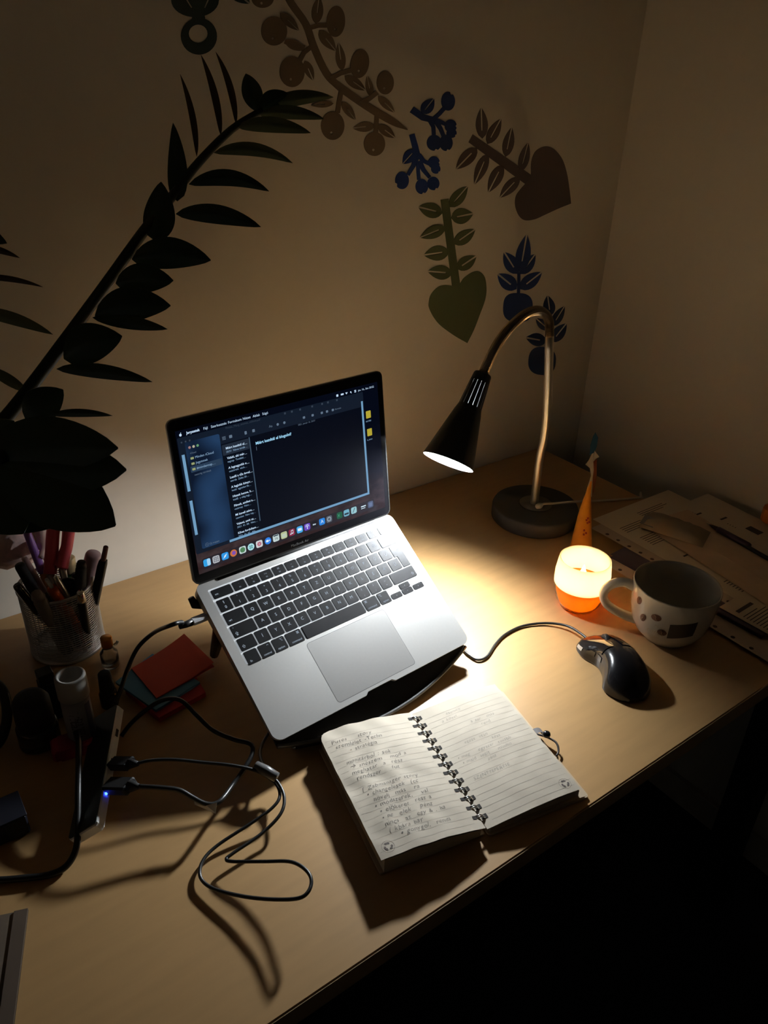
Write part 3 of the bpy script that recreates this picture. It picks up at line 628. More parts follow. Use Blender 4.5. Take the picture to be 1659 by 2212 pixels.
for px, py, k in ((1186, 695, 0.08), (1176, 677, 0.2), (1158, 671, 0.33), (1130, 682, 0.5), (1095, 715, 0.7), (1068, 755, 0.86)): gp.append(P(px, py, gd0 + (gd1 - gd0) * k))
gp.append(HT)
gs = spline(gp, 30); rr_ = []; acc = 0
for i, p in enumerate(gs): rr_.append(0.0058 if i % 2 == 0 else 0.0076)
part(lamp, 'gooseneck', MB().tube(gs, rr_, 12, smooth=False), mat('gooseneck_steel', (0.36, 0.29, 0.21), 0.3, 0.9))
# shade, local z = pointing out of the opening, origin at the opening centre
SM = frame(LAMP_POS, LAMP_AXIS, V((1, 0, 0)))
SHB = mat('lamp_shade_black', (0.012, 0.012, 0.013), 0.5); SHW = mat('lamp_shade_inside', (0.30, 0.30, 0.30), 0.6)
NS = 120
def slot(k, i): return k == 3 and i % 8 == 0 
prof = [(0.0, -0.134), (0.0120, -0.134), (0.0130, -0.132), (0.0140, -0.121), (0.0170, -0.084), (0.0200, -0.074), (0.0375, 0.0)]
mb = MB().lathe(prof, NS, SM, 0, True, slot)
inner = [(0.0370, 0.0), (0.0193, -0.073), (0.0163, -0.084), (0.0133, -0.121), (0.0, -0.123)]
mi = MB().lathe(inner, NS, SM, 0, True, lambda k, i: k == 2 and i % 8 == 0)
shade = part(lamp, 'lamp_shade', mb, SHB)
part(shade, 'shade_lining', mi, SHW, 'pale inside of the lamp shade')
part(shade, 'shade_rim', MB().lathe([(0.0370, 0.0005), (0.0377, 0.0005), (0.0377, -0.0012), (0.0370, -0.0012)], 64, SM), SHB)
LEDM = glow('led_bulb_light', (0.90, 0.96, 1.0), LED)
part(lamp, 'bulb', MB().lathe([(0.0, -0.012), (0.007, -0.0125), (0.0130, -0.0155), (0.0165, -0.021), (0.0172, -0.028), (0.0165, -0.040), (0.013, -0.064)], 32, SM), LEDM, 'glowing white bulb')
part(lamp, 'bulb_collar', MB().lathe([(0.013, -0.064), (0.0100, -0.09), (0.009, -0.118), (0.0, -0.118)], 24, SM), SHW)
c0 = sps[0] + V((0.004, -0.003, 0.014))
cp = [(1166, 1092, .045), (1176, 1088, .042), (1200, 1087, .036), (1235, 1084, .034), (1262, 1083, .022), (1290, 1082, .007), (1322, 1080, .003), (1360, 1077, .003), (1385, 1075, .003)]
cw = [D(a, b, z) for a, b, z in cp]
part(lamp, 'strain_relief', MB().tube([cw[0] - (cw[1] - cw[0]) * 0.5, cw[0], cw[0] * .55 + cw[1] * .45], [0.0045, 0.0055, 0.003], 10), mat('relief_grey', (0.42, 0.38, 0.32), 0.5))
part(lamp, 'power_cord', MB().tube(spline(cw, 8) + [V((1.188, 0.782, 0.004)), V((1.20, 0.780, -0.03)), V((1.21, 0.785, -0.3))], 0.0022, 8), mat('cord_white', (0.55, 0.5, 0.42), 0.5))

# ------------------------------------------------------------------ spiral notebook
NBc = [D(690, 1588, .022), D(1070, 1480, .018), D(1253, 1705, .018), D(820, 1867, .022)]   # TL TR BR BL
top_sp, bot_sp = D(884, 1531, .016), D(1042, 1772, .016)
ORG = (top_sp + bot_sp) / 2; ORG.z = 0
bx = ((NBc[1] - NBc[0]) + (NBc[2] - NBc[3])).normalized(); bx.z = 0; bx.normalize(); by = V((-bx.y, bx.x, 0))
NBM = Matrix(((bx.x, by.x, 0, ORG.x), (bx.y, by.y, 0, ORG.y), (0, 0, 1, 0), (0, 0, 0, 1)))
inv = NBM.inverted(); q = [inv @ p for p in NBc]
NL = -(q[0].x + q[3].x) / 2; NR = (q[1].x + q[2].x) / 2; NH = (q[0].y - q[3].y + q[1].y - q[2].y) / 2
nby0 = (q[3].y + q[2].y) / 2; nby1 = nby0 + NH
def skew(y): return 0.0
nb = thing('spiral_notebook', 'open spiral notebook with pencil notes lying in front of the laptop stand', 'notebook', NBM)
def ph(x):
    """height of the upper page surface"""
    if x < 0: t = -x / NL; return 0.0125 + 0.0135 * math.sin(math.pi * min(1, t * 0.62 + 0.02)) ** 0.8
    t = x / NR; return 0.0115 + 0.0085 * math.sin(math.pi * min(1, t * 0.6)) ** 1.2
def crumple(x, y): return (0.0007 * math.sin(x * 93 + y * 61 + 1.7 * math.sin(y * 47)) * math.sin(y * 71 - x * 37 + 2 * math.sin(x * 33)) + 0.0005 * math.sin(x * 171 - y * 57 + 2.3 * math.sin(y * 88))) * min(1, abs(x) / 0.05) * (1.0 if x < 0 else 0.5)
def page(x, y, t=0.0): return V((x, y, ph(x) + crumple(x, y) + t))
def pagesheet(x0, x1, y0, y1, t=0.0, n=56, m=72, rc=None):
    mb = MB(); rows = []
    for j in range(m + 1):
        rows.append([])
        y = y0 + (y1 - y0) * j / m
        for i in range(n + 1):
            x = x0 + (x1 - x0) * i / n
            if rc and y > y1 - rc and x0 < 0:
                dy = (y - (y1 - rc)) / rc; lim = x0 + rc * (1 - math.sqrt(max(0, 1 - dy * dy))); x = max(x, lim)
            rows[-1].append(page(x, y, t))
    mb.grid(rows); return mb
E_ = 0.0075
pl = pagesheet(-NL, -0.001, nby0, nby1, 0, rc=0.014); part_local(nb, 'left_page', pl, PAPER)
pr_ = pagesheet(0.001, NR, nby0, nby1, 0); part_local(nb, 'right_page', pr_, PAPER)
def block(x0, x1, dz, th, ins):
    mb = MB(); N2 = 16; y0, y1 = nby0 + ins, nby1 - ins
    a = [[page(x0 + (x1 - x0) * i / N2, y, -dz) for i in range(N2 + 1)] for y in (y0, y1)]
    b = [[V((p.x, p.y, th)) for p in r] for r in a]
    mb.grid(a, smooth=False); mb.grid(b, smooth=False); mb.grid([a[0], b[0]], smooth=False); mb.grid([a[1], b[1]], smooth=False)
    mb.grid([[a[0][0], a[1][0]], [b[0][0], b[1][0]]], smooth=False); mb.grid([[a[0][-1], a[1][-1]], [b[0][-1], b[1][-1]]], smooth=False); return mb
PED = mat('page_edges', (0.50, 0.43, 0.33), 0.85, var=0.25, scale=400, stretch=(0.02, 0.02, 1))
part_local(nb, 'page_stack', block(-NL + 0.004, -0.006, 0.0034, 0.0035, 0.001), PED)
part_local(nb, 'page_stack', block(0.006, NR - 0.001, 0.0034, 0.0035, 0.001), PED)
part_local(nb, 'cover', MB().box((-NL / 2, (nby0 + nby1) / 2, 0.0019), (NL / 2, NH / 2 - 0.002, 0.0013), 0.0005), KRAFT)
part_local(nb, 'cover', MB().prism(rrect(0.003, nby0 - 0.0015, NR + 0.013, nby1 + 0.001, 0.004), 0.0006, 0.0032), KRAFT)
part_local(nb, 'loose_sheet', MB().prism([(0.02, nby0 + 0.001), (NR + 0.0075, nby0 - 0.003), (NR + 0.0085, nby0 + 0.004), (NR + 0.008, nby1 - 0.001), (0.02, nby1 - 0.001)], 0.0080, 0.0084), KRAFT)
# ruled lines + pencil writing wrapped onto the pages
def wrap(vs2, fs, x, y, t):
    return [page(x + a, y + b, t) for a, b in vs2], fs
for side in (-1, 1):
    mb = MB(); x0, x1 = (-NL + 0.003, -0.010) if side < 0 else (0.011, NR - 0.003)
    k = 0; y = nby1 - 0.016
    while y > nby0 + 0.006:
        for i in range(14):
            a, b = x0 + (x1 - x0) * i / 14, x0 + (x1 - x0) * (i + 1) / 14
            if side < 0 and y > nby1 - 0.014: continue
            mb.add([page(a, y - .00013, .00014), page(b, y - .00013, .00014), page(b, y + .00013, .00014), page(a, y + .00013, .00014)], [(0, 1, 2, 3)])
        y -= 0.0083
    part_local(nb, 'ruled_lines', mb, mat('ruled_line', (0.32, 0.29, 0.24), 0.8), fix=False)
def handwrite(name, lines, x0, y0, dy, size, m, seed, slant=0.25, parent=None):
    rnd = random.Random(seed); mb = MB()
    for k, (ind, s_) in enumerate(lines):
        x = x0 + ind; y = y0 - k * dy + rnd.uniform(-.0004, .0004)
        for ch in s_:
            if ch == ' ': x += size * 0.42; continue
            vs, fs = text2d(ch, 1.0, 'LEFT', -0.012)
            wdt = max(v[0] for v in vs); sz = size * rnd.uniform(0.85, 1.12); sl = slant + rnd.uniform(-.15, .15); jy = rnd.uniform(-.0004, .0004); ro = rnd.uniform(-.12, .12)
            v2 = [((a + b * sl) * sz, (b + a * ro) * sz) for a, b in vs]
            p, f2 = wrap(v2, fs, x, y + jy, 0.00028); mb.add(p, f2); x += wdt * sz + size * 0.07
    return part_local(nb, name, mb, m, fix=False)
lft = [(0.002, 'Pistea    story'), (0.004, 'szeml\u00e9let -Techn'), (0.018, '- strat\u00e9gia'), (0.0, ''), (0.007, 'monit\u00e1rb\u00f3l : sok'), (0.008, '\u2192 an\u00e9szem   mod a'), (0.007, 'meghat\u00e1r  a  r\u00e9sz'), (0.009, 'rendszer    fut'), (0.0, ''), (0.009, '[ Zabmanager story'), (0.011, '\u2022 changel\u00e9sek  (cc'), (0.015, 'n\u00f6velj  m\u00e1s   ra'), (0.013, '\u2022 m\u00f3dszerek,   val'), (0.015, '\u2022 el\u0151keret  r\u00e9sz a'), (0.014, '\u2022 ne  elek   p\u00e9nz'), (0.013, 'nincs  az  egy & , ha'), (0.014, '( kb\u00e1ra bar'), (0.024, '\u2022 gonygol,  rend\u00e1')]
handwrite('pencil_writing', lft, -NL + 0.007, nby1 - 0.0205, 0.0083, 0.0078, PENCIL, 3)
handwrite('pencil_writing', [(0.03, 'szem\u00e9ly'), (0.02, 'a k\u00f6vet'), (0.0, ''), (0.05, 'a sor   m\u00e1s'), (0.06, 'rend'), (0.0, ''), (0.028, 'eg\u00e9sz  ut\u00e1n'), (0.06, 'k\u00e9sz'), (0.01, '\u2022 meg    egyszer  tov\u00e1bb'), (0.012, '\u2022 majd  seg\u00edt    minden'), (0.04, 'p\u00e9nz'), (0.0, ''), (0.012, 'SZENTTEPER\u00c9SE')], 0.008, nby1 - 0.02, 0.0083, 0.0062, PENCILF, 5)
def recyc(cx, cy):
    mb = MB(); R_ = 0.0068
    ringo = [ell(cx, cy, R_, R_, 32), ell(cx, cy, R_ - .00022, R_ - .00022, 32)]
    mb.prism(ringo, 0, 0.00002, fn=lambda q: page(q.x, q.y, 0.0002 + q.z))
    for k in range(3):
        a0 = math.radians(90 + 120 * k)
        def rot(x, y, a=a0): return (cx + x * math.cos(a) - y * math.sin(a), cy + x * math.sin(a) + y * math.cos(a))
        sg = [(0.0030, -0.0030), (0.0046, -0.0016), (0.0046, 0.0010), (0.0052, 0.0010), (0.0036, 0.0030), (0.0020, 0.0010), (0.0027, 0.0010), (0.0027, -0.0008), (0.0018, -0.0016)]
        mb.prism([rot(x, y) for x, y in sg], 0, 0.00002, fn=lambda q: page(q.x, q.y, 0.0002 + q.z))
    part_local(nb, 'recycling_mark', mb, INK, fix=False)
recyc(-NL + 0.0125, nby0 + 0.0115); recyc(NR - 0.0125, nby0 + 0.0125)
ys0 = (inv @ D(893, 1552, .015)).y; ys1 = (inv @ D(1037, 1763, .015)).y
HOLE = mat('punched_hole_dark', (0.02, 0.017, 0.015), 0.9)
for k in range(13):
    y = ys0 + (ys1 - ys0) * k / 12
    for xx in (0.0062,):
        part_local(nb, 'punched_hole', MB().prism(rrect(xx - 0.0036, y - 0.0028, xx + 0.0032, y + 0.0028, 0.0004, 2), 0, 0.00005, fn=lambda q: page(q.x, q.y, 0.0004 + q.z)), HOLE)
    part_local(nb, 'punched_hole', MB().prism(rrect(-0.0086, y - 0.0022, -0.0040, y + 0.0020, 0.0004, 2), 0, 0.00005, fn=lambda q: page(q.x, q.y, 0.0004 + q.z)), HOLE)
    mb = MB()
    for dy in (-0.0010, 0.0011):
        pts = [V((-0.0065 * math.cos(a) , y + dy + 0.0012 * math.cos(a), ph(0) - 0.0015 + 0.0058 * math.sin(a))) for a in [math.pi * i / 10 for i in range(-1, 12)]]
        mb.tube(pts, 0.00085, 6)
    part_local(nb, 'coil_loop', mb, CHROME)
# elastic strap with a button at the right-hand cover edge
e1 = inv @ D(1164, 1583, .012)
rowsE = []
for k in range(9):
    a = -0.3 + 2.2 * k / 8; rowsE.append([V((e1.x - 0.004 + 0.010 * math.sin(a), e1.y + d_, 0.0095 + 0.008 * math.cos(a))) for d_ in (-0.004, -0.0014, 0.0014, 0.004)])
part_local(nb, 'elastic_strap', MB().grid(rowsE), mat('grey_elastic', (0.16, 0.15, 0.15), 0.7, var=0.4, scale=900, stretch=(.1, 8, .1)), fix=False)
part_local(nb, 'strap_button', MB().ico((e1.x + 0.0055, e1.y - 0.0075, 0.0145), 0.0052, 2, (1, 1, 0.8)), BLKG)
e2 = inv @ D(1200, 1603, .006)
part_local(nb, 'elastic_loop', MB().tube(spline([V((NR + 0.010, e1.y + 0.004, .006)), V((NR + 0.0165, e1.y - 0.006, .008)), V((NR + 0.0215, e2.y - 0.003, .009)), V((NR + 0.0185, e2.y - 0.013, .006)), V((NR + 0.012, e2.y - 0.018, .005))], 5), 0.0013, 6), mat('dark_elastic', (0.05, 0.04, 0.035), 0.6))

# ------------------------------------------------------------------ mouse
m0 = D(1282, 1397); m1 = D(1359, 1513)
MA = (m0 - m1); MA.z = 0; MA.normalize(); ML = 0.122; mc = (m0 + m1) / 2 + V((0.006, -0.002, 0)); mc.z = 0
my = MA; mx = V((my.y, -my.x, 0))
MMx = Matrix(((mx.x, my.x, 0, mc.x), (mx.y, my.y, 0, mc.y), (0, 0, 1, 0), (0, 0, 0, 1)))
mouse = thing('computer_mouse', 'black wired mouse with sculpted thumb side, resting in front of the cup', 'mouse', MMx)
def msec(t):
    """t 0 rear .. 1 front -> (y, left, right, height)"""
    y = -ML / 2 + ML * t
    def ip(tab):
        for (a, b), (c, d) in zip(tab, tab[1:]):
            if t <= c: break
        k = tab.index((c, d)); p0 = tab[max(0, k - 2)]; p1 = (a, b); p2 = (c, d); p3 = tab[min(len(tab) - 1, k + 1)]
        m1 = (p2[1] - p0[1]) / max(1e-6, p2[0] - p0[0]); m2 = (p3[1] - p1[1]) / max(1e-6, p3[0] - p1[0]); h_ = c - a; u = (t - a) / h_
        return (2*u**3 - 3*u*u + 1) * b + (u**3 - 2*u*u + u) * h_ * m1 + (-2*u**3 + 3*u*u) * d + (u**3 - u*u) * h_ * m2
    L_ = ip([(0, .010), (.06, .022), (.2, .0325), (.45, .0285), (.62, .0270), (.82, .0345), (.94, .0330), (1, .024)])
    R_ = ip([(0, .010), (.06, .022), (.2, .0325), (.45, .0345), (.7, .0315), (.9, .0285), (1, .020)])
    h = ip([(0, .008), (.07, .020), (.25, .036), (.45, .041), (.65, .036), (.85, .026), (.96, .018), (1, .010)])
    return y, L_, R_, h
def mpt(t, a, inf=0.0):
    y, L_, R_, h = msec(t); c, s_ = math.cos(a), math.sin(a)
    w = R_ if c > 0 else L_; p = 0.78
    x = math.copysign(abs(c) ** p, c) * (w + inf); z = 0.003 + (h - 0.003 + inf) * abs(s_) ** 0.88
    if c < 0: x += 0.0065 * math.sin(min(1, max(0, (t - .25) / .5)) * math.pi) * (1 - abs(s_)) ** 1.0 * abs(c)
    return V((x, y, z))
NT = 30
def msurf(t0, t1, a0, a1, inf, nt=24, na=20): return [[mpt(t0 + (t1 - t0) * i / nt, a0 + (a1 - a0) * k / na, inf) for k in range(na + 1)] for i in range(nt + 1)]
mb = MB(); body = msurf(0.0, 1.0, 0, math.pi, 0, 56, 60); mb.grid(body)
mb.grid([[r[0] for r in body], [V((r[0].x * 0.96, r[0].y * 0.98, 0.0008)) for r in body]]); mb.grid([[r[-1] for r in body], [V((r[-1].x * 0.96, r[-1].y * 0.98, 0.0008)) for r in body]])
mb.add(body[0], [tuple(range(61))]); mb.add(body[-1], [tuple(range(61))])
part_local(mouse, 'body', mb, mat('mouse_black', (0.010, 0.010, 0.012), 0.24, coat=0.3))
GB = mat('mouse_button_gloss', (0.012, 0.011, 0.012), 0.10, coat=0.6)
part_local(mouse, 'left_button', MB().grid(msurf(0.55, 0.985, math.pi * 0.545, math.pi * 0.80, 0.0011, 18, 14)), GB, fix=False)
part_local(mouse, 'right_button', MB().grid(msurf(0.55, 0.985, math.pi * 0.20, math.pi * 0.455, 0.0011, 18, 14)), GB, fix=False)
wy, _, _, wh = msec(0.80)
part_local(mouse, 'scroll_wheel', MB().lathe([(0.0, -0.0032), (0.0088, -0.0032), (0.0098, -0.0022), (0.0098, 0.0022), (0.0088, 0.0032), (0.0, 0.0032)], 24, Matrix.Translation((0, wy, wh - 0.0055)) @ Matrix.Rotation(math.pi / 2, 4, 'Y')), mat('wheel_rubber', (0.03, 0.03, 0.03), 0.35))
part_local(mouse, 'thumb_patch', MB().grid(msurf(0.80, 0.90, math.pi * 0.86, math.pi * 0.93, 0.0009, 6, 5)), mat('patch_silver', (0.7, 0.7, 0.7), 0.3, 0.7), 'silver oval patch on the side', fix=False)  # small silver patch low on the thumb side
for t0_, t1_ in ((0.52, 0.62), (0.64, 0.74)): part_local(mouse, 'thumb_button', MB().grid(msurf(t0_, t1_, math.pi * 0.83, math.pi * 0.91, 0.0008, 6, 4)), GB, fix=False)
cab = [D(1278, 1390, .012), D(1258, 1371, .012), D(1225, 1352, .008), D(1180, 1346, .004), D(1130, 1352, .003), D(1092, 1370, .003), D(1070, 1392, .003), D(1052, 1418, .003), D(1032, 1425, .003), D(1012, 1414, .003), D(985, 1395, .003)]
under_pts = [V((0.56, 0.68, .003)), V((0.47, 0.70, .003)), V((0.36, 0.66, .003)), V((0.285, 0.615, .004))]
def chain(*a): return [D(x, y, z) for x, y, z in a]
loopc = chain((578, 1668, .020), (600, 1690, .019), (614, 1722, .018), (606, 1758, .016), (566, 1800, .011), (505, 1842, .010), (489, 1856, .010), (505, 1861, .012), (570, 1861, .018), (630, 1862, .026), (665, 1884, .031), (672, 1912, .031), (652, 1938, .029), (600, 1943, .020), (530, 1937, .012), (462, 1920, .007), (433, 1895, .006), (438, 1860, .006), (470, 1826, .006), (540, 1780, .010), (585, 1748, .014), (604, 1722, .016), (598, 1696, .014), (575, 1676, .020), (548, 1663, .026), (500, 1653, .032), (440, 1647, .036), (380, 1641, .042), (330, 1642, .044), (296, 1649, .043))
part(mouse, 'cable', MB().tube(spline(cab + under_pts + loopc, 7), 0.00185, 8), RUBBER)
ta, tb_ = D(553, 1657, .024), D(598, 1682, .020)
part(mouse, 'cable_tie', MB().tube([ta + V((0, 0, .002)), (ta + tb_) / 2 + V((0, 0, .003)), tb_ + V((0, 0, .002))], [0.0055, 0.006, 0.0055], 12), mat('tie_grey', (0.12, 0.12, 0.12), 0.35), 'wrapped cable tie')
def usbplug(parent, a, b, w, h, mm):
    d = (b - a).normalized(); M_ = frame(a, d, V((0, 0, 1))); L = (b - a).length
    return part(parent, 'usb_plug', MB().box((0, 0, L * .36), (h, w, L * .36), .002, M_).tube([M_ @ V((0, 0, L * .7)), M_ @ V((0, 0, L))], [w * .7, .0026], 8), mm)

# ------------------------------------------------------------------ usb hub and cables on the left
ha, hb = D(262, 1526, .026), D(218, 1786, .026); hd = (ha - hb); hd.z = 0; HL = hd.length; hd.normalize(); hn = V((-hd.y, hd.x, 0)); HWD = 0.037; HTH = 0.0120
tl_ = math.radians(33); fn_ = hn * math.sin(tl_) + V((0, 0, math.cos(tl_))); sn_ = hn * math.cos(tl_) - V((0, 0, math.sin(tl_)))   # face normal, direction across the face (down to the left)
hc = (ha + hb) / 2 + sn_ * HWD / 2; hc.z = max(hc.z, HWD / 2 * math.sin(tl_) + HTH / 2 * math.cos(tl_) + .0006)
HM = Matrix(((hd.x, sn_.x, fn_.x, hc.x), (hd.y, sn_.y, fn_.y, hc.y), (hd.z, sn_.z, fn_.z, hc.z), (0, 0, 0, 1)))
hub = thing('usb_hub', 'tilted flat usb hub with dark face and pale port edge, blue light glowing', 'usb hub', HM)
part_local(hub, 'casing', MB().box((0, 0, 0), (HL / 2, HWD / 2, HTH / 2), 0.0025), mat('hub_pale_metal', (0.88, 0.88, 0.88), 0.4))
part_local(hub, 'top_panel', MB().prism(rrect(-HL / 2 + .0012, -HWD / 2 + .0010, HL / 2 - .0012, HWD / 2 - .0008, .003), HTH / 2 - .0002, HTH / 2 + .0008), mat('hub_top_dark', (0.035, 0.045, 0.042), 0.4))
pm = mat('port_dark', (0.01, 0.01, 0.01), 0.5)
HI = HM.inverted()
def port(px, py, l):
    q_ = HI @ D(px, py, .028); part_local(hub, 'port', MB().box((q_.x, -HWD / 2 - .0002, 0), (l, .0006, .0018), .0004), pm); return HM @ V((q_.x, -HWD / 2, 0))
port(256, 1580, .0055); pa1 = port(243, 1646, .0065); pa2 = port(236, 1694, .0065)
q_ = HI @ D(228, 1716, .026)
part_local(hub, 'status_light', MB().ico((q_.x, -HWD / 2 - .0006, .001), .0016, 2), glow('blue_led', (0.02, 0.06, 1.0), 14), 'glowing blue status light')
usbplug(mouse, pa1, D(298, 1650, .043), 0.0085, 0.0045, BLKM)
hcab = thing('hub_cable', 'thick black cable arching from the hub to the laptop side', 'cable', D(262, 1520))
pluglap = SL(-0.001, 0.172, -0.0065); pdir = (LM.to_3x3() @ V((-1, 0, 0))).normalized()
pe = pluglap + pdir * 0.0195
cpts = [D(248, 1522, .020), D(262, 1486, .026), D(274, 1450, .034), D(297, 1400, .050), D(332, 1367, .078), P(368, 1351, dep(pe) - .022), P(392, 1344, dep(pe) - 0.010), pe + pdir * 0.013, pe + pdir * 0.004]
part(hcab, 'cord', MB().tube(spline(cpts, 8), 0.0027, 10), RUBBER)
part(hcab, 'plug', MB().box((0, 0, (pe - pluglap).length / 2), (.0034, .0058, (pe - pluglap).length / 2), .0018, frame(pluglap, pdir, V((0, 0, 1)))), mat('plug_aluminium', (0.66, 0.66, 0.67), 0.4, 0.2), 'grey metal plug')
part(hcab, 'strain_relief', MB().tube([pe, pe + pdir * 0.008, pe + pdir * 0.016], [0.0045, 0.004, 0.0028], 10), RUBBER)
h2 = thing('usb_cable', 'black usb cable with a pale tag, looping from the hub past the red notes', 'cable', D(400, 1712))
p2 = chain((300, 1699, .044), (340, 1701, .044), (385, 1706, .040), (415, 1722, .034), (440, 1735, .030), (462, 1737, .028), (480, 1726, .027), (503, 1695, .022), (527, 1661, .026), (545, 1628, .030), (541, 1607, .031), (505, 1597, .031), (460, 1577, .034), (425, 1545, .040), (396, 1516, .044), (370, 1509, .042), (340, 1517, .034), (305, 1542, .022), (280, 1566, .010), (262, 1590, .004))
part(h2, 'cord', MB().tube(spline(p2, 7), 0.0026, 9), RUBBER)
usbplug(h2, pa2, D(302, 1699, .044), 0.0095, 0.0055, BLKM)
t1_, t2_ = D(420, 1737, .028), D(466, 1757, .022)
part(h2, 'tag', MB().add([t1_, t2_, t2_ + V((.004, .004, .010)), D(446, 1740, .030), t1_ + V((.001, .002, .004))], [(0, 1, 2, 3, 4)]).add([p - V((0, 0, .0006)) for p in (t1_, t2_, t2_ + V((.004, .004, .010)), D(446, 1740, .030), t1_ + V((.001, .002, .004)))], [(4, 3, 2, 1, 0)]), mat('pale_tag', (0.55, 0.53, 0.5), 0.4), 'pale grey tag')
h3 = thing('power_cable', 'thick black cable running down the left desk edge and curving away', 'cable', D(168, 1700))
part(h3, 'cord', MB().tube(spline(chain((128, 1520, .004), (150, 1560, .012), (168, 1592, .034), (170, 1640, .036), (169, 1710, .030), (168, 1775, .020), (165, 1830, .012), (146, 1868, .006), (112, 1888, .004), (60, 1896, .004), (-20, 1900, .004), (-90, 1880, .004)), 8), 0.0033, 10), RUBBER)
h4 = thing('headphone_band', 'thick black curved band at the far left edge of the desk', 'headphones', D(10, 1560))
part(h4, 'band', MB().tube(spline(chain((-70, 1640, .01), (-10, 1612, .012), (12, 1570, .02), (14, 1520, .035), (-4, 1480, .045), (-60, 1450, .04)), 8), [0.006] * 41, 10), RUBBER)
part(h4, 'ear_pad', MB().lathe([(0, 0), (.03, 0), (.034, .006), (.03, .014), (.014, .015), (0, .012)], 24, Matrix.Translation(D(-75, 1640, .0))), BLKM)
fo = thing('document_folder', 'dark plastic folder lying on the desk at bottom left', 'folder', D(0, 2050))
fa, fb = D(62, 1968), D(30, 2225); fd = (fb - fa).normalized(); fnn = V((fd.y, -fd.x, 0))
if fnn.x > 0: fnn = -fnn
fb2 = fa + fd * 0.22
part(fo, 'cover', MB().add([p + V((0, 0, z)) for z in (0.0004, 0.003) for p in (fa, fb2, fb2 + fnn * .2, fa + fnn * .2)], [(0, 1, 2, 3), (4, 5, 6, 7), (0, 1, 5, 4), (1, 2, 6, 5), (2, 3, 7, 6), (3, 0, 4, 7)]), mat('folder_grey', (0.15, 0.115, 0.085), 0.45))
part(fo, 'binding_strip', MB().add([p + V((0, 0, z)) for z in (0.0004, 0.0045) for p in (fa, fb2, fb2 + fnn * .012, fa + fnn * .012)], [(0, 1, 2, 3), (4, 5, 6, 7), (0, 1, 5, 4), (1, 2, 6, 5), (2, 3, 7, 6), (3, 0, 4, 7)]), mat('folder_spine', (0.11, 0.08, 0.06), 0.45))
bx_ = thing('small_box', 'small dark navy box at the left edge beside the black cable', 'box', D(18, 1790))
part(bx_, 'carton', MB().box(D(5, 1775, .014), (.022, .018, .013), .002), mat('navy_card', (0.006, 0.007, 0.016), 0.6))
part(bx_, 'lid_flap', MB().box(D(5, 1775, .014) + V((0, 0, .0138)), (.0224, .0184, .0009), .0005), mat('navy_card_lid', (0.006, 0.007, 0.016), 0.6))
er = thing('eraser', 'flat dark red eraser lying left of the usb hub', 'eraser', D(160, 1610))
ea, eb = D(112, 1625, .006), D(216, 1594, .006); ed = (eb - ea); ed.z = 0; EL = ed.length; ed.normalize(); EM = Matrix(((ed.x, -ed.y, 0, (ea.x + eb.x) / 2), (ed.y, ed.x, 0, (ea.y + eb.y) / 2), (0, 0, 1, 0), (0, 0, 0, 1)))
part(er, 'block', MB().box((0, 0, .0075), (EL / 2, .0135, .0075), .003, EM), mat('eraser_red', (0.33, 0.025, 0.055), 0.6))
part(er, 'sleeve', MB().box((-EL * .1, 0, .0075), (EL * .25, .0139, .0078), .001, EM), mat('eraser_sleeve', (0.27, 0.02, 0.05), 0.5))

# ------------------------------------------------------------------ wire pencil cup and what stands in it
CC = D(149, 1391); CC.z = 0; CR = 0.0468; CHT = 0.102
cupt = thing('pencil_cup', 'round silver wire mesh pencil cup full of pens beside the wall', 'pencil cup', CC)
MESHM = mat('wire_mesh_silver', (0.55, 0.53, 0.50), 0.35, 0.7)
part(cupt, 'rim', MB().lathe([(CR + .0022 * math.cos(a), CHT + .0022 * math.sin(a)) for a in [2 * math.pi * i / 10 for i in range(11)]], 48, Matrix.Translation(CC)), MESHM)
part(cupt, 'bottom_ring', MB().lathe([(CR + .0016 * math.cos(a), .004 + .0028 * math.sin(a)) for a in [2 * math.pi * i / 10 for i in range(11)]], 48, Matrix.Translation(CC)), MESHM)
part(cupt, 'floor_plate', MB().lathe([(0, .002), (CR, .002), (CR, .004), (0, .004)], 40, Matrix.Translation(CC)), MESHM)
mb = MB()
for k in range(28):
    z = .008 + (CHT - .012) * k / 27; w = .00095
    mb.lathe([(CR - w, z), (CR, z + w), (CR + w, z), (CR, z - w), (CR - w, z)], 48, Matrix.Translation(CC))
for k in range(44):
    a = 2 * math.pi * k / 44; x, y = CC.x + CR * math.cos(a), CC.y + CR * math.sin(a)
    mb.tube([(x, y, .005), (x, y, CHT)], .00035, 4, cap=False)
part(cupt, 'wire_mesh', mb, MESHM, kind='stuff')
def incup(dx, dy, z=.006): return CC + V((dx, dy, z))
def stick(name, label, cat, foot, top, pieces, grp='pens in the wire cup'):
    """pieces: (partname, t0, t1, r0, r1, material, sides)"""
    t = thing(name, label, cat, Matrix.Translation(foot), grp)
    for pn, a, b, r0, r1, m_, n_ in pieces:
        p0, p1 = foot + (top - foot) * a, foot + (top - foot) * b; e = (p1 - p0) * 0.06
        part(t, pn, MB().tube([p0, p0 + e, p1 - e, p1], [r0 * .85, r0, r1, r1 * .85], n_), m_)
    return t
PUR = mat('pen_purple', (0.26, 0.12, 0.42), 0.35); ORB = mat('pen_ochre', (0.45, 0.20, 0.05), 0.4); GRN = mat('marker_green', (0.02, 0.17, 0.05), 0.35); GOLD = mat('cap_gold', (0.45, 0.36, 0.20), 0.4, 0.4)
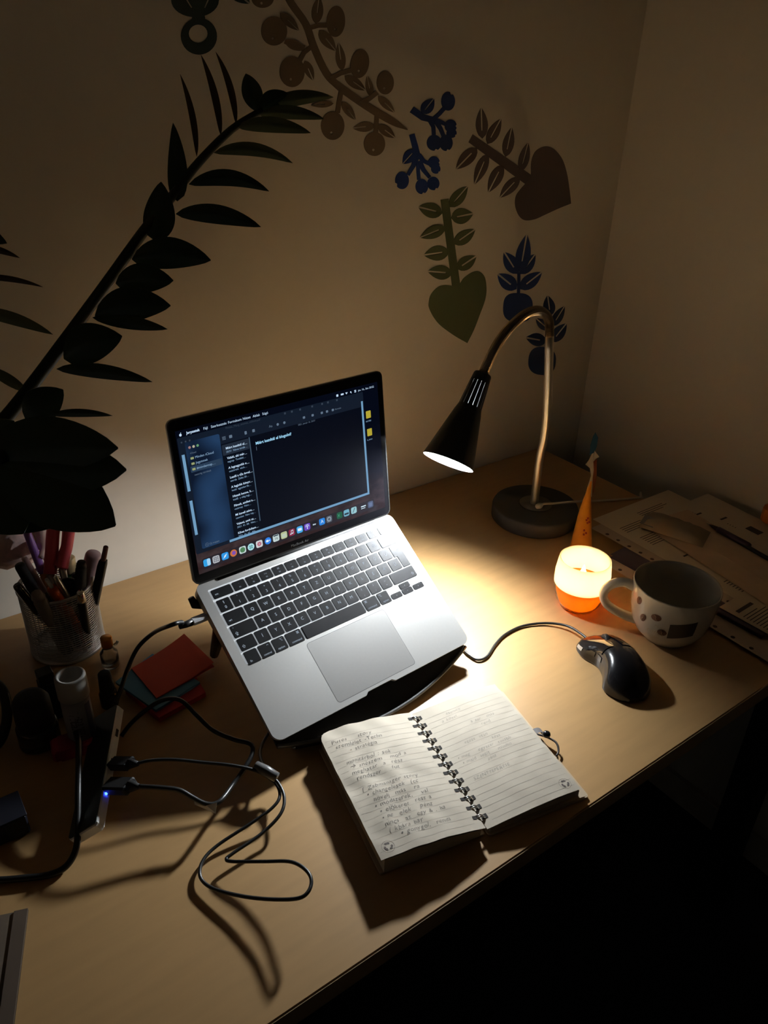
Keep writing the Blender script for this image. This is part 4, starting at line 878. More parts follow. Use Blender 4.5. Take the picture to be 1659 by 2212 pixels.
PNK = mat('pen_pale_pink', (0.60, 0.40, 0.40), 0.4); REDH = mat('scissor_red', (0.78, 0.10, 0.13), 0.35); ORG_ = mat('pen_orange', (0.62, 0.10, 0.015), 0.4); BRN = mat('pen_brown', (0.10, 0.05, 0.03), 0.45)
stick('felt_pen', 'purple felt pen with an ochre lower half, left of the red scissors', 'pen', incup(.002, .006), P(57, 1147, 1.03), [('barrel', 0, .62, .0052, .0052, ORB, 12), ('cap', .62, 1, .0058, .0050, PUR, 12)])
stick('wooden_pencil', 'ochre wooden pencil standing just right of the purple pen', 'pencil', incup(.010, .018), P(80, 1150, 1.055), [('shaft', 0, .9, .0038, .0038, ORB, 6), ('point', .9, 1, .0038, .0012, BRN, 6)])
stick('flat_marker', 'flat ended black marker standing at the left side of the cup', 'marker', incup(-.006, -.010), P(41, 1219, 0.99), [('barrel', 0, .55, .0062, .0062, BLK, 12), ('cap', .55, 1, .0072, .0066, BLKM, 12)])
stick('clip_pen', 'black pen with a shiny round cap leaning furthest left in the cup', 'pen', incup(-.004, -.024), P(36, 1264, 0.965), [('barrel', 0, .6, .0052, .0052, BLK, 12), ('cap', .6, 1, .0062, .0055, BLKG, 12)])
stick('paint_brush', 'pale pink thin stick between the flat marker and purple pen', 'stick', incup(.006, .0), P(52, 1205, 1.0), [('shaft', 0, .6, .0030, .0030, BRN, 10), ('sleeve', .6, 1, .0042, .0042, PNK, 10)])
pp = thing('pompom_pen', 'fluffy pale pink pompom topping a pen, half behind the dark leaf', 'pen', incup(-.012, .020), 'pens in the wire cup')
pc = P(28, 1172, 1.07)
part(pp, 'shaft', MB().tube([incup(-.012, .020), pc], .0035, 10), PNK)
mb = MB(); rnd = random.Random(4)
mb.ico(pc, .037, 3, (1.15, 1, .95)); mb.v = [pc + (v - pc) * (1 + rnd.uniform(-.09, .09)) for v in mb.v]
pom = part(pp, 'pompom', mb, mat('pompom_pink', (0.72, 0.52, 0.48), 0.95, var=0.3, scale=160, bump=0.6))
part(pp, 'ribbon', MB().tube(spline([pc + V((.03, -.01, .02)), P(88, 1150, 1.06), P(93, 1182, 1.05), P(88, 1205, 1.04)], 5), [.006] * 5 + [.009] * 6 + [.004] * 5, 8), mat('ribbon_peach', (0.55, 0.42, 0.38), 0.8))
scs = thing('scissors', 'scissors with long red handles standing in the wire cup', 'scissors', incup(.022, .02), 'pens in the wire cup')
for a, b, c_, w in (((108, 1240), (116, 1140), (128, 1090), .0085), ((134, 1228), (146, 1170), (156, 1092), .0075)):
    q0, q1, q2 = P(*a, 1.02), P(*b, 1.025), P(*c_, 1.03)
    part(scs, 'handle', MB().tube(spline([q0, (q0 + q1) / 2, q1, q2], 6), w, 12), REDH)
    part(scs, 'blade', MB().tube([incup(.016, .012), q0], [.002, .005], 4), STEEL)
part(scs, 'handle_bridge', MB().tube([P(126, 1225, 1.02), P(140, 1180, 1.03), P(147, 1095, 1.03)], [.007, .005, .005], 10), REDH)
stick('glue_stick', 'green tube with a pale gold cap, right of the red scissors', 'glue stick', incup(.016, .028), P(146, 1203, 1.05), [('tube', 0, .80, .0100, .0100, GRN, 18), ('cap', .80, 1, .0105, .0095, GOLD, 18)])
stick('black_marker', 'round topped black marker standing at the right of the cup', 'marker', incup(.008, -.016), P(176, 1213, 0.995), [('barrel', 0, .5, .0062, .0062, BLK, 14), ('cap', .5, .94, .0078, .0070, BLKM, 14), ('cap_end', .94, 1, .0066, .0052, BLKM, 14)])
stick('highlighter', 'broad pale pink highlighter behind the round topped black marker', 'highlighter', incup(.010, .012), P(203, 1195, 1.03), [('barrel', 0, .55, .0085, .0085, BLK, 16), ('cap', .55, 1, .0105, .0105, mat('highlighter_pink', (0.50, 0.36, 0.40), 0.35), 16)])
stick('eyeliner_pencil', 'black square pen with a brown tip leaning out to the right', 'pen', incup(.024, -.006), P(229, 1181, 1.0), [('barrel', 0, .86, .0068, .0068, BLKM, 4), ('tip', .86, 1, .0036, .0034, mat('tip_rose', (0.22, 0.11, 0.11), 0.5), 8)])
stick('ballpoint_pen', 'orange ballpoint pen with a white push button, low in the cup', 'pen', incup(.022, -.018), P(100, 1251, 0.975), [('barrel', 0, .88, .0066, .0066, ORG_, 14), ('button', .88, 1, .0027, .0024, WHITEP, 10)])
stick('tweezers', 'brass coloured tweezers leaning across the front of the cup', 'tweezers', incup(.030, -.010), P(120, 1247, 0.975), [('arm', 0, .97, .0022, .0030, STEEL, 4), ('arm', .35, 1, .0030, .0042, STEEL, 4)])
stick('chrome_pen', 'chrome topped pen at the front right rim of the cup', 'pen', incup(.020, -.026), P(173, 1279, 0.975), [('barrel', 0, .85, .0055, .0055, BLK, 14), ('top', .85, 1, .0060, .0042, CHROME, 14)])
stick('beige_crayon', 'dim beige block crayon at the front left of the cup', 'crayon', incup(-.008, -.020), P(78, 1281, 0.965), [('stick', 0, .92, .0085, .0085, mat('crayon_beige', (0.22, 0.19, 0.16), 0.7), 8), ('tip', .92, 1, .0085, .0065, mat('crayon_beige_tip', (0.24, 0.2, 0.17), 0.7), 8)])
stick('thin_black_pen', 'thin black pen at the back of the cup beside the green tube', 'pen', incup(.0, .03), P(164, 1240, 1.04), [('barrel', 0, .7, .0045, .0045, BLK, 12), ('cap', .7, 1, .0055, .0048, BLKG, 12)])
mir = thing('pocket_mirror', 'small round dark pocket mirror tucked upright in the cup', 'mirror', incup(.012, -.004, .05), 'pens in the wire cup')
MM_ = frame(P(147, 1278, 1.01), V((-0.45, -0.75, 0.55)), V((1, 0, 0)))
part(mir, 'glass', MB().lathe([(0, .0012), (.0165, .0012), (.0165, -.001), (0, -.001)], 36, MM_), GLASSB)
part(mir, 'frame', MB().lathe([(.0165, .0018), (.0182, .0018), (.0182, -.0016), (.0165, -.0016), (.0165, .0018)], 36, MM_), mat('mirror_frame', (0.12, 0.12, 0.12), 0.3, 0.6))
# ------------------------------------------------------------------ bottles left of the laptop
def at(px, py): q = D(px, py); return Matrix.Translation(q)
Mv = at(240, 1437)
vial = thing('perfume_vial', 'small clear glass vial with an orange gold cap, right of the wire cup', 'bottle', Mv)
part_local(vial, 'glass_body', MB().lathe([(0, 0), (.0105, 0), (.0115, .002), (.0115, .022), (.008, .027), (.0065, .031), (.0065, .033), (.0055, .033), (.0055, .029), (.0102, .021), (.0102, .003), (0, .003)], 28), mat('clear_glass', (0.9, 0.92, 0.9), 0.05, trans=1.0))
part_local(vial, 'cap', MB().lathe([(0, .033), (.0072, .033), (.0075, .034), (.0075, .046), (.0070, .047), (0, .047)], 24), mat('cap_orange_gold', (0.62, 0.26, 0.03), 0.3, 0.5), 'orange gold cap')
part_local(vial, 'spout', MB().tube([(.006, 0, .030), (.011, -.002, .033), (.013, -.002, .036)], .002, 8), mat('clear_plastic', (0.7, 0.65, 0.55), 0.2, trans=0.6))
Mb = at(238, 1522)
bt = thing('nail_varnish_bottle', 'small bottle with a tall black cap beside the rising black cable', 'bottle', Mb)
part_local(bt, 'body', MB().lathe([(0, 0), (.0100, 0), (.0108, .002), (.0108, .020), (.006, .024), (0, .024)], 24), mat('dark_amber_glass', (0.03, 0.02, 0.018), 0.12))
part_local(bt, 'cap', MB().lathe([(0, .024), (.0088, .024), (.0092, .025), (.0078, .050), (.006, .052), (0, .052)], 24), BLKM)
Mc = at(182, 1600)
tube_ = thing('pill_tube', 'tall white plastic tube with a hollow lid and dark print, before the wire cup', 'tube', Mc)
part_local(tube_, 'body', MB().lathe([(0, 0), (.0155, 0), (.016, .001), (.016, .072), (0, .072)], 32), mat('tube_white', (0.22, 0.21, 0.22), 0.5))
part_local(tube_, 'lid', MB().lathe([(0, .088), (.0115, .088), (.0125, .101), (.0145, .102), (.0168, .100), (.0172, .090), (.0172, .073), (0, .073)], 32), mat('lid_white', (0.36, 0.34, 0.31), 0.5), 'white lid with a hollow top')
mb = MB()
def ontube(a, z, r=.0161): return V((r * math.cos(a), r * math.sin(a), z))
for txt, a0, sz in (('Vitamin', -2.1, .0150), ('D3 VIT', -1.75, .0085)):
    vs, fs = text2d(txt, sz, 'CENTER', .02); mb.add([ontube(a0 + y / .016, .036 - x, .0162) for x, y in vs], fs)
part_local(tube_, 'lettering', mb, INK, fix=False)
part_local(tube_, 'side_band', MB().grid([[ontube(-1.2 + .5 * i / 6, z, .0163) for i in range(7)] for z in (.004, .066)]), mat('tube_band', (0.08, 0.08, 0.13), 0.45), fix=False)
Md = at(88, 1600)
bb = thing('deodorant_bottle', 'stout dark bottle with a big round black cap at the left edge', 'bottle', Md)
part_local(bb, 'body', MB().lathe([(0, 0), (.021, 0), (.023, .002), (.023, .026), (.0215, .029), (0, .029)], 32), mat('bottle_dark_clear', (0.07, 0.065, 0.06), 0.12, trans=0.35))
part_local(bb, 'cap', MB().lathe([(0, .029), (.0205, .029), (.0212, .030), (.0205, .062), (.017, .068), (.010, .070), (0, .0705)], 36), BLKM)
Me = at(118, 1545)
b2 = thing('lipstick', 'slim dark stick with a chrome edge behind the round black cap', 'lipstick', Me)
part_local(b2, 'case', MB().box((0, 0, .028), (.0095, .0095, .028), .0015), BLKM)
part_local(b2, 'cap', MB().box((0, 0, .0632), (.0088, .0088, .0072), .0012), BLK)
part_local(b2, 'edge_strip', MB().box((.0097, -.0075, .026), (.0004, .0008, .02)), CHROME)

# ------------------------------------------------------------------ sticky notes
def square(p, ang, w, d): 
    c, s_ = math.cos(ang), math.sin(ang); return [V((p.x + a * c - b * s_, p.y + a * s_ + b * c, 0)) for a, b in ((-w / 2, -d / 2), (w / 2, -d / 2), (w / 2, d / 2), (-w / 2, d / 2))]
def notepad(name, label, pts, z0, z1, m, sheet_label=None, curl=0.0):
    c = sum(pts, V((0, 0, 0))) / 4; t = thing(name, label, 'sticky notes', V((c.x, c.y, z0)), 'sticky note pads')
    part(t, 'pad', MB().add([V((p.x, p.y, z)) for z in (z0, z1 - .0003) for p in pts], [(3, 2, 1, 0), (4, 5, 6, 7), (0, 1, 5, 4), (1, 2, 6, 5), (2, 3, 7, 6), (3, 0, 4, 7)]), m)
    rows = []
    for i in range(9):
        rows.append([])
        for j in range(9):
            u, v = i / 8, j / 8; q_ = pts[0] * (1 - u) * (1 - v) + pts[1] * u * (1 - v) + pts[2] * u * v + pts[3] * (1 - u) * v
            rows[-1].append(V((q_.x, q_.y, z1 + curl * (max(0, v - .35) / .65) ** 2)))
    part(t, 'top_sheet', MB().grid(rows), m, fix=False); return t
RED1 = mat('note_red', (0.62, 0.075, 0.035), 0.75, var=.05); BLU1 = mat('note_blue', (0.10, 0.29, 0.50), 0.75, var=.05); PNK1 = mat('note_pinkred', (0.55, 0.05, 0.06), 0.75, var=.05)
notepad('sticky_note_pad', 'lowest pad of the sticky notes, dark red, edge showing under the blue', [D(272, 1500), D(345, 1560), D(445, 1505), D(410, 1448)], 0.0003, 0.0075, PNK1)
notepad('sticky_note_pad', 'blue sticky note pad between the two red ones', [D(250, 1476, .009), D(337, 1537, .009), D(432, 1476, .009), D(330, 1415, .009)], 0.0078, 0.0115, BLU1)
notepad('sticky_note_pad', 'bright red sticky note lying uppermost with raised edge', [D(338, 1507, .014), D(284, 1443, .014), D(398, 1371, .018), D(462, 1433, .018)], 0.0119, 0.0138, RED1, curl=.006)

# ------------------------------------------------------------------ candle
KP = D(1247, 1306); KP.z = 0
cnd = thing('candle_glass', 'lit candle in a rounded glass, upper half glowing white, between lamp and cup', 'candle', KP)
kprof = [(0.0, 0.0), (0.024, 0.0), (0.0275, 0.002), (0.0335, 0.012), (0.0385, 0.028), (0.0402, 0.041), (0.0405, 0.045), (0.0405, 0.060), (0.0385, 0.076), (0.0375, 0.0825)]
ko = [(r, z) for r, z in kprof] + [(0.0363, 0.0835)] + [(max(0, r - .0022), max(z, .0015)) for r, z in reversed(kprof)]
FROST = mat('frosted_glass', (0.95, 0.90, 0.80), 0.3)
_nt = FROST.node_tree; _b = _nt.nodes['Principled BSDF']; _t = _nt.nodes.new('ShaderNodeBsdfTranslucent'); _t.inputs[0].default_value = (0.97, 0.94, 0.86, 1)
_m = _nt.nodes.new('ShaderNodeMixShader'); _m.inputs[0].default_value = 0.75; _nt.links.new(_b.outputs[0], _m.inputs[1]); _nt.links.new(_t.outputs[0], _m.inputs[2])
_nt.links.new(_m.outputs[0], _nt.nodes['Material Output'].inputs[0])
def two(mb, zc):
    for i_, f_ in enumerate(mb.f):
        if sum(mb.v[k].z for k in f_) / len(f_) < zc: mb.m[i_] = 1
    return mb
part(cnd, 'glass', two(MB().lathe(ko, 48, Matrix.Translation(KP)), 0.038), [FROST, mat('clear_candle_glass', (1.0, 0.95, 0.88), 0.12, trans=1.0, ior=1.08)])
wp = [(0, .0018)] + [(max(0, r - .0026), max(z, .002)) for r, z in kprof[1:] if z < 0.040] + [(.0374, .042), (.033, .0405), (.0, .0395)]
WAX = mat('orange_wax', (0.85, 0.36, 0.05), 0.5)
_nt = WAX.node_tree; _b = _nt.nodes['Principled BSDF']; _t = _nt.nodes.new('ShaderNodeBsdfTranslucent'); _t.inputs[0].default_value = (0.95, 0.45, 0.06, 1)
_m = _nt.nodes.new('ShaderNodeMixShader'); _m.inputs[0].default_value = 0.6; _nt.links.new(_b.outputs[0], _m.inputs[1]); _nt.links.new(_t.outputs[0], _m.inputs[2])
_nt.links.new(_m.outputs[0], _nt.nodes['Material Output'].inputs[0])
part(cnd, 'wax', MB().lathe(wp, 48, Matrix.Translation(KP)), WAX)
part(cnd, 'wick', MB().tube([KP + V((0, 0, .039)), KP + V((.0005, 0, .044)), KP + V((.0015, 0, .047))], .0009, 6), mat('wick_black', (0.02, 0.015, 0.01), 0.9))
part(cnd, 'flame', MB().lathe([(0, .045), (.0035, .049), (.0048, .054), (.0038, .061), (.0016, .068), (0, .072)], 16, Matrix.Translation(KP)), glow('candle_flame', (1.0, 0.70, 0.34), FLAME))
# ------------------------------------------------------------------ orange pouch behind the candle
PB = D(1259, 1186); PB.z = 0
pou = thing('paper_pouch', 'tall narrow orange paper pouch with torn pale top, standing behind the candle', 'pouch', PB)
cr = V((RC[0][0], RC[0][1], 0)).normalized(); away = V((cr.y * -1, cr.x, 0))
dP = dep(PB) 
def pq(px, py, off=0.0): return P(px, py, dP + off)
def pd(py): return max(0, 0.0)
rows = []
for py, l, r in ((1205, 1229, 1279), (1185, 1231, 1278), (1150, 1240, 1277.5), (1110, 1250, 1277.5), (1085, 1258, 1277), (1068, 1265, 1276), (1050, 1270, 1278), (1035, 1274, 1280)):
    zt = (py - 1205) / (1035 - 1205); th = .024 * (1 - zt) + .002
    q0, q1 = pq(l, py), pq(r, py); c_ = (q0 + q1) / 2; hw = (q1 - q0) / 2
    rows.append([c_ + hw * math.cos(a) + away * th * math.sin(a) for a in [2 * math.pi * k / 20 for k in range(20)]])
zmin = min(p.z for p in rows[0]); 
for p in rows[0]: p.z = max(p.z, .0008)
part(pou, 'bag', MB().grid(rows, closeu=True), mat('orange_foil', (0.95, 0.33, 0.02), 0.38, var=0.25, scale=55))
mb = MB(); 
def torn(pts, off, th=.0008):
    a = [pq(x, y, off) for x, y in pts]; n_ = len(a); b = [p + away * th for p in a]
    return MB().add(a + b, [tuple(range(n_)), tuple(range(2 * n_ - 1, n_ - 1, -1))] + [(i, (i + 1) % n_, n_ + (i + 1) % n_, n_ + i) for i in range(n_)])
Zp = lambda pts: [(1230 + x * .12658, 920 + y * .12658) for x, y in pts]
part(pou, 'torn_top', torn(Zp([(300, 1215), (325, 990), (370, 850), (350, 720), (272, 660), (330, 590), (380, 480), (415, 470), (410, 600), (415, 760), (395, 900), (385, 1210)]), -.002), mat('torn_paper', (0.50, 0.43, 0.33), 0.8), 'pale torn paper edge', fix=False)
part(pou, 'torn_top', torn(Zp([(432, 425), (465, 470), (512, 530), (445, 560), (405, 615)]), -.006), mat('torn_paper', (0.5, 0.43, 0.33), 0.8), 'pale torn paper flap', fix=False)
part(pou, 'back_sheet', torn(Zp([(405, 620), (470, 560), (465, 900), (425, 1100), (380, 1220), (385, 1000)]), .006), mat('orange_dark', (0.22, 0.07, 0.02), 0.5), 'dark rear sheet of the pouch', fix=False)
part(pou, 'blue_strip', torn(Zp([(345, 500), (360, 330), (405, 180), (445, 110), (490, 200), (470, 350), (440, 430), (400, 470)]), .004), mat('strip_blue', (0.03, 0.09, 0.14), 0.5), 'dark blue paper strip', fix=False)
mb = MB()
for px, py in ((1267, 1124), (1270, 1120), (1273, 1128), (1269, 1130), (1262, 1146), (1266, 1152), (1261, 1155)): mb.merge(torn([(px - 2, py - 1.5), (px + 2, py - 2), (px + 2.2, py + 1.6), (px - 1.5, py + 2)], -.0215 if py < 1140 else -.0235))
part(pou, 'printed_mark', mb, mat('print_red', (0.35, 0.03, 0.015), 0.5), fix=False)

# ------------------------------------------------------------------ cup
UP = V((0.8635, 0.4815, 0))
UP = D(1437, 1368); UP.z = 0
mug = thing('coffee_cup', 'wide cream ceramic cup with coffee bean motifs, right of the mouse', 'cup', UP)
CER = mat('cream_ceramic', (0.62, 0.57, 0.48), 0.16, coat=0.3, var=.04)
mp = [(0, .0025), (.030, .0025), (.031, 0.0), (.034, 0.0), (.037, .004), (.046, .014), (.0525, .028), (.0565, .048), (.0585, .070), (.0595, .086)]
mpi = [(.0590, .0876), (.0578, .0876), (.0568, .084), (.0558, .070), (.0538, .048), (.0498, .030), (.042, .016), (.030, .009), (0, .008)]
part(mug, 'body', MB().lathe(mp + mpi, 64, Matrix.Translation(UP)), CER)
def cupr(z):
    for (r0, z0), (r1, z1) in zip(mp[3:], mp[4:]):
        if z <= z1: return r0 + (r1 - r0) * (z - z0) / (z1 - z0)
    return mp[-1][0]
view = (CAM - UP); va = math.atan2(view.y, view.x)
def oncup(a, z, o=0.0): r = cupr(z) + o; return UP + V((r * math.cos(va + a), r * math.sin(va + a), z))
ha_ = -1.33
hp = [oncup(ha_, .073, -.003), oncup(ha_, .078, .012), oncup(ha_, .072, .028), oncup(ha_, .058, .038), oncup(ha_, .042, .037), oncup(ha_, .030, .026), oncup(ha_, .022, .010), oncup(ha_, .018, -.003)]
hs = spline(hp, 6)
part(mug, 'handle', MB().tube(hs, [.0062 + .0012 * abs(2 * i / (len(hs) - 1) - 1) for i in range(len(hs))], 14), CER)
BEAN = mat('bean_brown', (0.15, 0.065, 0.035), 0.35); BEANL = mat('bean_light', (0.42, 0.26, 0.15), 0.4)
for a, z, w, h, ro in ((-.82, .070, .0048, .0072, -.4), (-.62, .048, .0046, .0074, -.4), (-.28, .060, .0072, .0056, .35), (-.08, .038, .0066, .0056, .2)):
    mb = MB(); ml = MB(); c_, s_ = math.cos(ro), math.sin(ro)
    rows = []
    for k in range(6):
        f_ = k / 5; rows.append([oncup(a + (w * f_ * math.cos(t) * c_ - h * f_ * math.sin(t) * s_) / .056, z + w * f_ * math.cos(t) * s_ + h * f_ * math.sin(t) * c_, .0004 + .0006 * (1 - f_ * f_)) for t in [2 * math.pi * i / 18 for i in range(18)]])
    bn = part(mug, 'bean_motif', mb.grid(rows, closeu=True), BEAN, fix=False)
    ml.tube([oncup(a + (w * .1 * math.sin(t * 6) * c_ - h * t * s_) / .056, z + w * .1 * math.sin(t * 6) * s_ + h * t * c_, .0011) for t in [-.8 + .2 * i for i in range(9)]], .00045, 5)
    part(bn, 'bean_groove', ml, BEANL, fix=False)
part(mug, 'picture_panel', MB().grid([[oncup(.06 + .62 * i / 10, .030 + .026 * j / 6 + .008 * i / 10, .0004) for i in range(11)] for j in range(7)]), mat('panel_brown', (0.05, 0.035, 0.028), 0.3), 'dark brown picture panel', fix=False)
mb = MB()
for txt, a0, z0, sz in (('coffee', -.50, .034, .011), ('Mocca', -.30, .046, .007), ('aroma', -.52, .024, .007)):
    vs, fs = text2d(txt, sz, 'LEFT', -.015, .35); mb.add([oncup(a0 + x / .055, z0 + y, .0003) for x, y in vs], fs)
part(mug, 'script_print', mb, mat('script_ochre', (0.48, 0.38, 0.22), 0.4), fix=False)

# ------------------------------------------------------------------ papers on the right
def sheet(name, label, x0, x1, y0, y1, z, ang=0.0, m=None, cat='paper', lines=(), blocks=(), holes=0, lift=None, th=.0003):
    c = V(((x0 + x1) / 2, (y0 + y1) / 2, z)); Mz = Matrix.Translation(c) @ Matrix.Rotation(ang, 4, 'Z'); t = thing(name, label, cat, Mz, 'papers on the right of the desk')
    w, h = (x1 - x0) / 2, (y1 - y0) / 2; rnd = random.Random(int(x0 * 1000 + y0 * 777))
    f_ = lift or (lambda x, y: 0.0)
    n_ = 12; top = [[V((-w + 2 * w * i / n_, -h + 2 * h * j / n_, th + f_(-1 + 2 * i / n_, -1 + 2 * j / n_))) for i in range(n_ + 1)] for j in range(n_ + 1)]
    part_local(t, 'sheet', MB().grid(top).grid([[p - V((0, 0, th)) for p in r] for r in top]), m or PAPERO, fix=False)
    mb = MB()
    for a, b, n2, ln in lines:
        for k in range(n2):
            yy = b - k * .0052; l = ln * rnd.uniform(.6, 1)
            mb.box((a + l / 2, yy, th + .0001 + f_(a / w, yy / h)), (l / 2, .0007, .00004))
    if mb.v: part_local(t, 'printed_lines', mb, INK, fix=False, kind='stuff')
    for bx0, by0, bw, bh in blocks: part_local(t, 'printed_block', MB().box((bx0, by0, th + .0001 + f_(bx0 / w, by0 / h)), (bw, bh, .00005)), INK)
    for k in range(holes): part_local(t, 'punched_hole', MB().lathe([(0, th + .0002), (.0032, th + .0002), (.0032, th + .0001), (0, th + .0001)], 12, Matrix.Translation((-w + .007, -h + .03 + k * (2 * h - .06) / max(1, holes - 1), 0))), mat('hole_shadow', (0.15, 0.1, 0.08), .8))
    return t
PLS = mat('plastic_sleeve', (0.62, 0.50, 0.42), 0.18, var=.05, spec=.7)
z = .0006
fldr = sheet('card_folder', 'black card folder lowest in the paper pile behind the cup', .985, 1.235, .30, .62, z, 0, mat('folder_black', (0.02, 0.02, 0.022), .5), 'folder', th=.003)
sheet('plastic_sleeve', 'punched plastic sleeve lowest beside the candle glass', .931, 1.14, .36, .655, .0042, -.01, PLS, 'sleeve', holes=9)
sheet('notebook_pad', 'dark purple backed pad between the two plastic sleeves', .960, 1.17, .40, .665, .0052, .05, mat('pad_purple', (0.10, 0.07, 0.11), .5), 'pad', th=.006)
sheet('plastic_sleeve', 'upper punched plastic sleeve whose holes point to the pouch', .992, 1.2, .44, .735, .0116, .0, PLS, 'sleeve', holes=11)
sheet('printed_letter', 'printed letter with dense lines topmost at the paper pile back', 1.015, 1.225, .455, .752, .0124, -.015, None, 'paper', [(-.09, .10, 4, .08), (-.085, .06, 6, .05), (-.06, -.03, 7, .055), (-.02, .12, 3, .09), (-.08, -.10, 9, .06)], [(-.055, -.018, .016, .0018), (-.03, -.085, .022, .0022)])
sheet('printed_letter', 'printed sheet with dark square and bars near right wall', 1.10, 1.262, .40, .70, .0130, -.06, None, 'paper', [(.02, .06, 4, .04), (.0, .12, 2, .05)], [(.035, .075, .014, .0022), (.045, .02, .013, .013), (.055, -.02, .014, .003), (.01, .11, .012, .002)], lift=lambda x, y: .004 * max(0, x))
sheet('letter_sheet', 'plain sheet sticking out furthest towards the right wall', 1.085, 1.275, .33, .625, .0128, .03, None, 'paper', [(.0, .06, 2, .05)], [])
env = sheet('brown_envelope', 'long pale envelope lying on the letters behind the cup', 1.052, 1.168, .395, .688, .0142, -.14, mat('envelope_tan', (0.74, 0.55, 0.40), .75), 'envelope', th=.0012)
part_local(env, 'flap', MB().prism([(-.01, .02), (.05, .045), (.052, -.13), (-.005, -.10)], .0013, .0017), mat('envelope_flap', (0.70, 0.52, 0.38), .75))
sheet('printed_letter', 'printed sheet under the envelope, front corner behind cup rim', .975, 1.06, .30, .47, .0128, .02, None, 'paper', [(-.035, .05, 22, .06)], [(-.012, .062, .02, .003)])
# crumpled tissue packet
tp = D(1458, 1140, .02)
tis = thing('tissue_packet', 'crumpled pale tissue packet lying on the envelope', 'tissue packet', V((tp.x, tp.y, .0158)))
rows = []; rnd = random.Random(9)
for j in range(9):
    rows.append([])
    for i in range(13):
        u, v = i / 12 * 2 - 1, j / 8 * 2 - 1; e = (1 - abs(u) ** 4) * (1 - abs(v) ** 4)
        rows[-1].append(V((v * .030 + u * .004, -u * .055 + v * .004, .0008 + .013 * e ** .6 * (1 - .25 * u) + rnd.uniform(-.0022, .0022) * e)))
Mt = Matrix.Translation((tp.x, tp.y, .0158)) @ Matrix.Rotation(.25, 4, 'Z')
mb = MB().grid(rows); mb.grid([[V((p.x, p.y, .0006)) for p in r] for r in rows]); part(tis, 'packet', mb.tr(Mt), mat('tissue_tan', (0.36, 0.28, 0.20), .85, bump=.4, scale=70))
part(tis, 'label_patch', MB().grid([[V((-.030 + .01 * a, .052 - .012 * b, .006 + .004 * a)) for a in range(3)] for b in range(3)]).tr(Mt), mat('patch_grey', (0.16, 0.15, 0.17), .5), 'bluish grey patch', fix=False)
def lypen(label, a, b, r, m1_, m2_, z):
    A, B = D(*a, z), D(*b, z); A.z = B.z = z; t = thing('pen', label, 'pen', A, 'pens on the papers')
    part(t, 'barrel', MB().tube([A + (B - A) * .22, A + (B - A) * .24, B - (B - A) * .04, B], [r * .8, r, r, r * .8], 12), m1_)
    part(t, 'tip', MB().tube([A, A + (B - A) * .08, A + (B - A) * .23], [.0006, r * .5, r * .8], 10), m2_); return t
lypen('purple black pen lying on the printed sheets near the right edge', (1532, 1133), (1620, 1180), .0052, mat('pen_purple_black', (0.05, 0.02, 0.06), .3), BRN, .0205)
lypen('thin dark pen lying below the purple black one', (1527, 1130), (1668, 1212), .0034, BLK, STEEL, .0190)
orj = thing('orange_box', 'orange carton edge at the right border of the photograph', 'box', D(1668, 1130, 0))
ob = D(1690, 1155); 
part(orj, 'carton', MB().box(V((1.272, .535, .036)), (.024, .045, .016), .008, None), mat('carton_orange', (0.62, 0.20, 0.03), .5))
part(orj, 'lid_edge', MB().box(V((1.272, .535, .0525)), (.021, .042, .0012), .0006), mat('carton_orange_lid', (0.6, 0.19, 0.03), .5))

# ------------------------------------------------------------------ potted plant at the left
POT = V((-0.25, 0.66, 0))
pl_ = thing('potted_plant', 'dark green plant arching in from the left with glossy pointed leaves', 'plant', POT)
part(pl_, 'pot', MB().lathe([(0, 0), (.055, 0), (.06, .003), (.078, .125), (.080, .14), (.074, .14), (.071, .122), (0, .120)], 40, Matrix.Translation(POT)), mat('pot_terracotta', (0.25, 0.11, 0.06), .7))
part(pl_, 'soil', MB().lathe([(0, .121), (.071, .1215), (.071, .1225), (0, .127)], 30, Matrix.Translation(POT)), mat('soil_dark', (0.03, 0.02, 0.015), .95, bump=.5))
LEAF = mat('leaf_green', (0.032, 0.055, 0.030), 0.32, var=.3, scale=30); LEAF_LIT = mat('leaf_lit_green', (0.16, 0.18, 0.085), 0.35, var=.3, scale=40); LEAFR = mat('leaf_dry_edge', (0.09, 0.05, 0.02), 0.45, var=.3); STEM = mat('stem_dark_green', (0.030, 0.034, 0.018), 0.45, var=.3, scale=60)  # second leaf green is a lit copy, warm bounce light put into its colour
def stem(pts, rad):
    w = [P(x, y, d) for x, y, d in pts]; full = [POT + V((random.uniform(-.02, .02), random.uniform(-.02, .02), .12)), (POT + V((0, 0, .22))) * .55 + w[0] * .45] + w
    part(pl_, 'stem', MB().tube(spline(full, 5), [rad[0]] * 11 + [rad[0] + (rad[1] - rad[0]) * i / max(1, (len(w) - 1) * 5) for i in range((len(w) - 1) * 5)], 10), STEM)
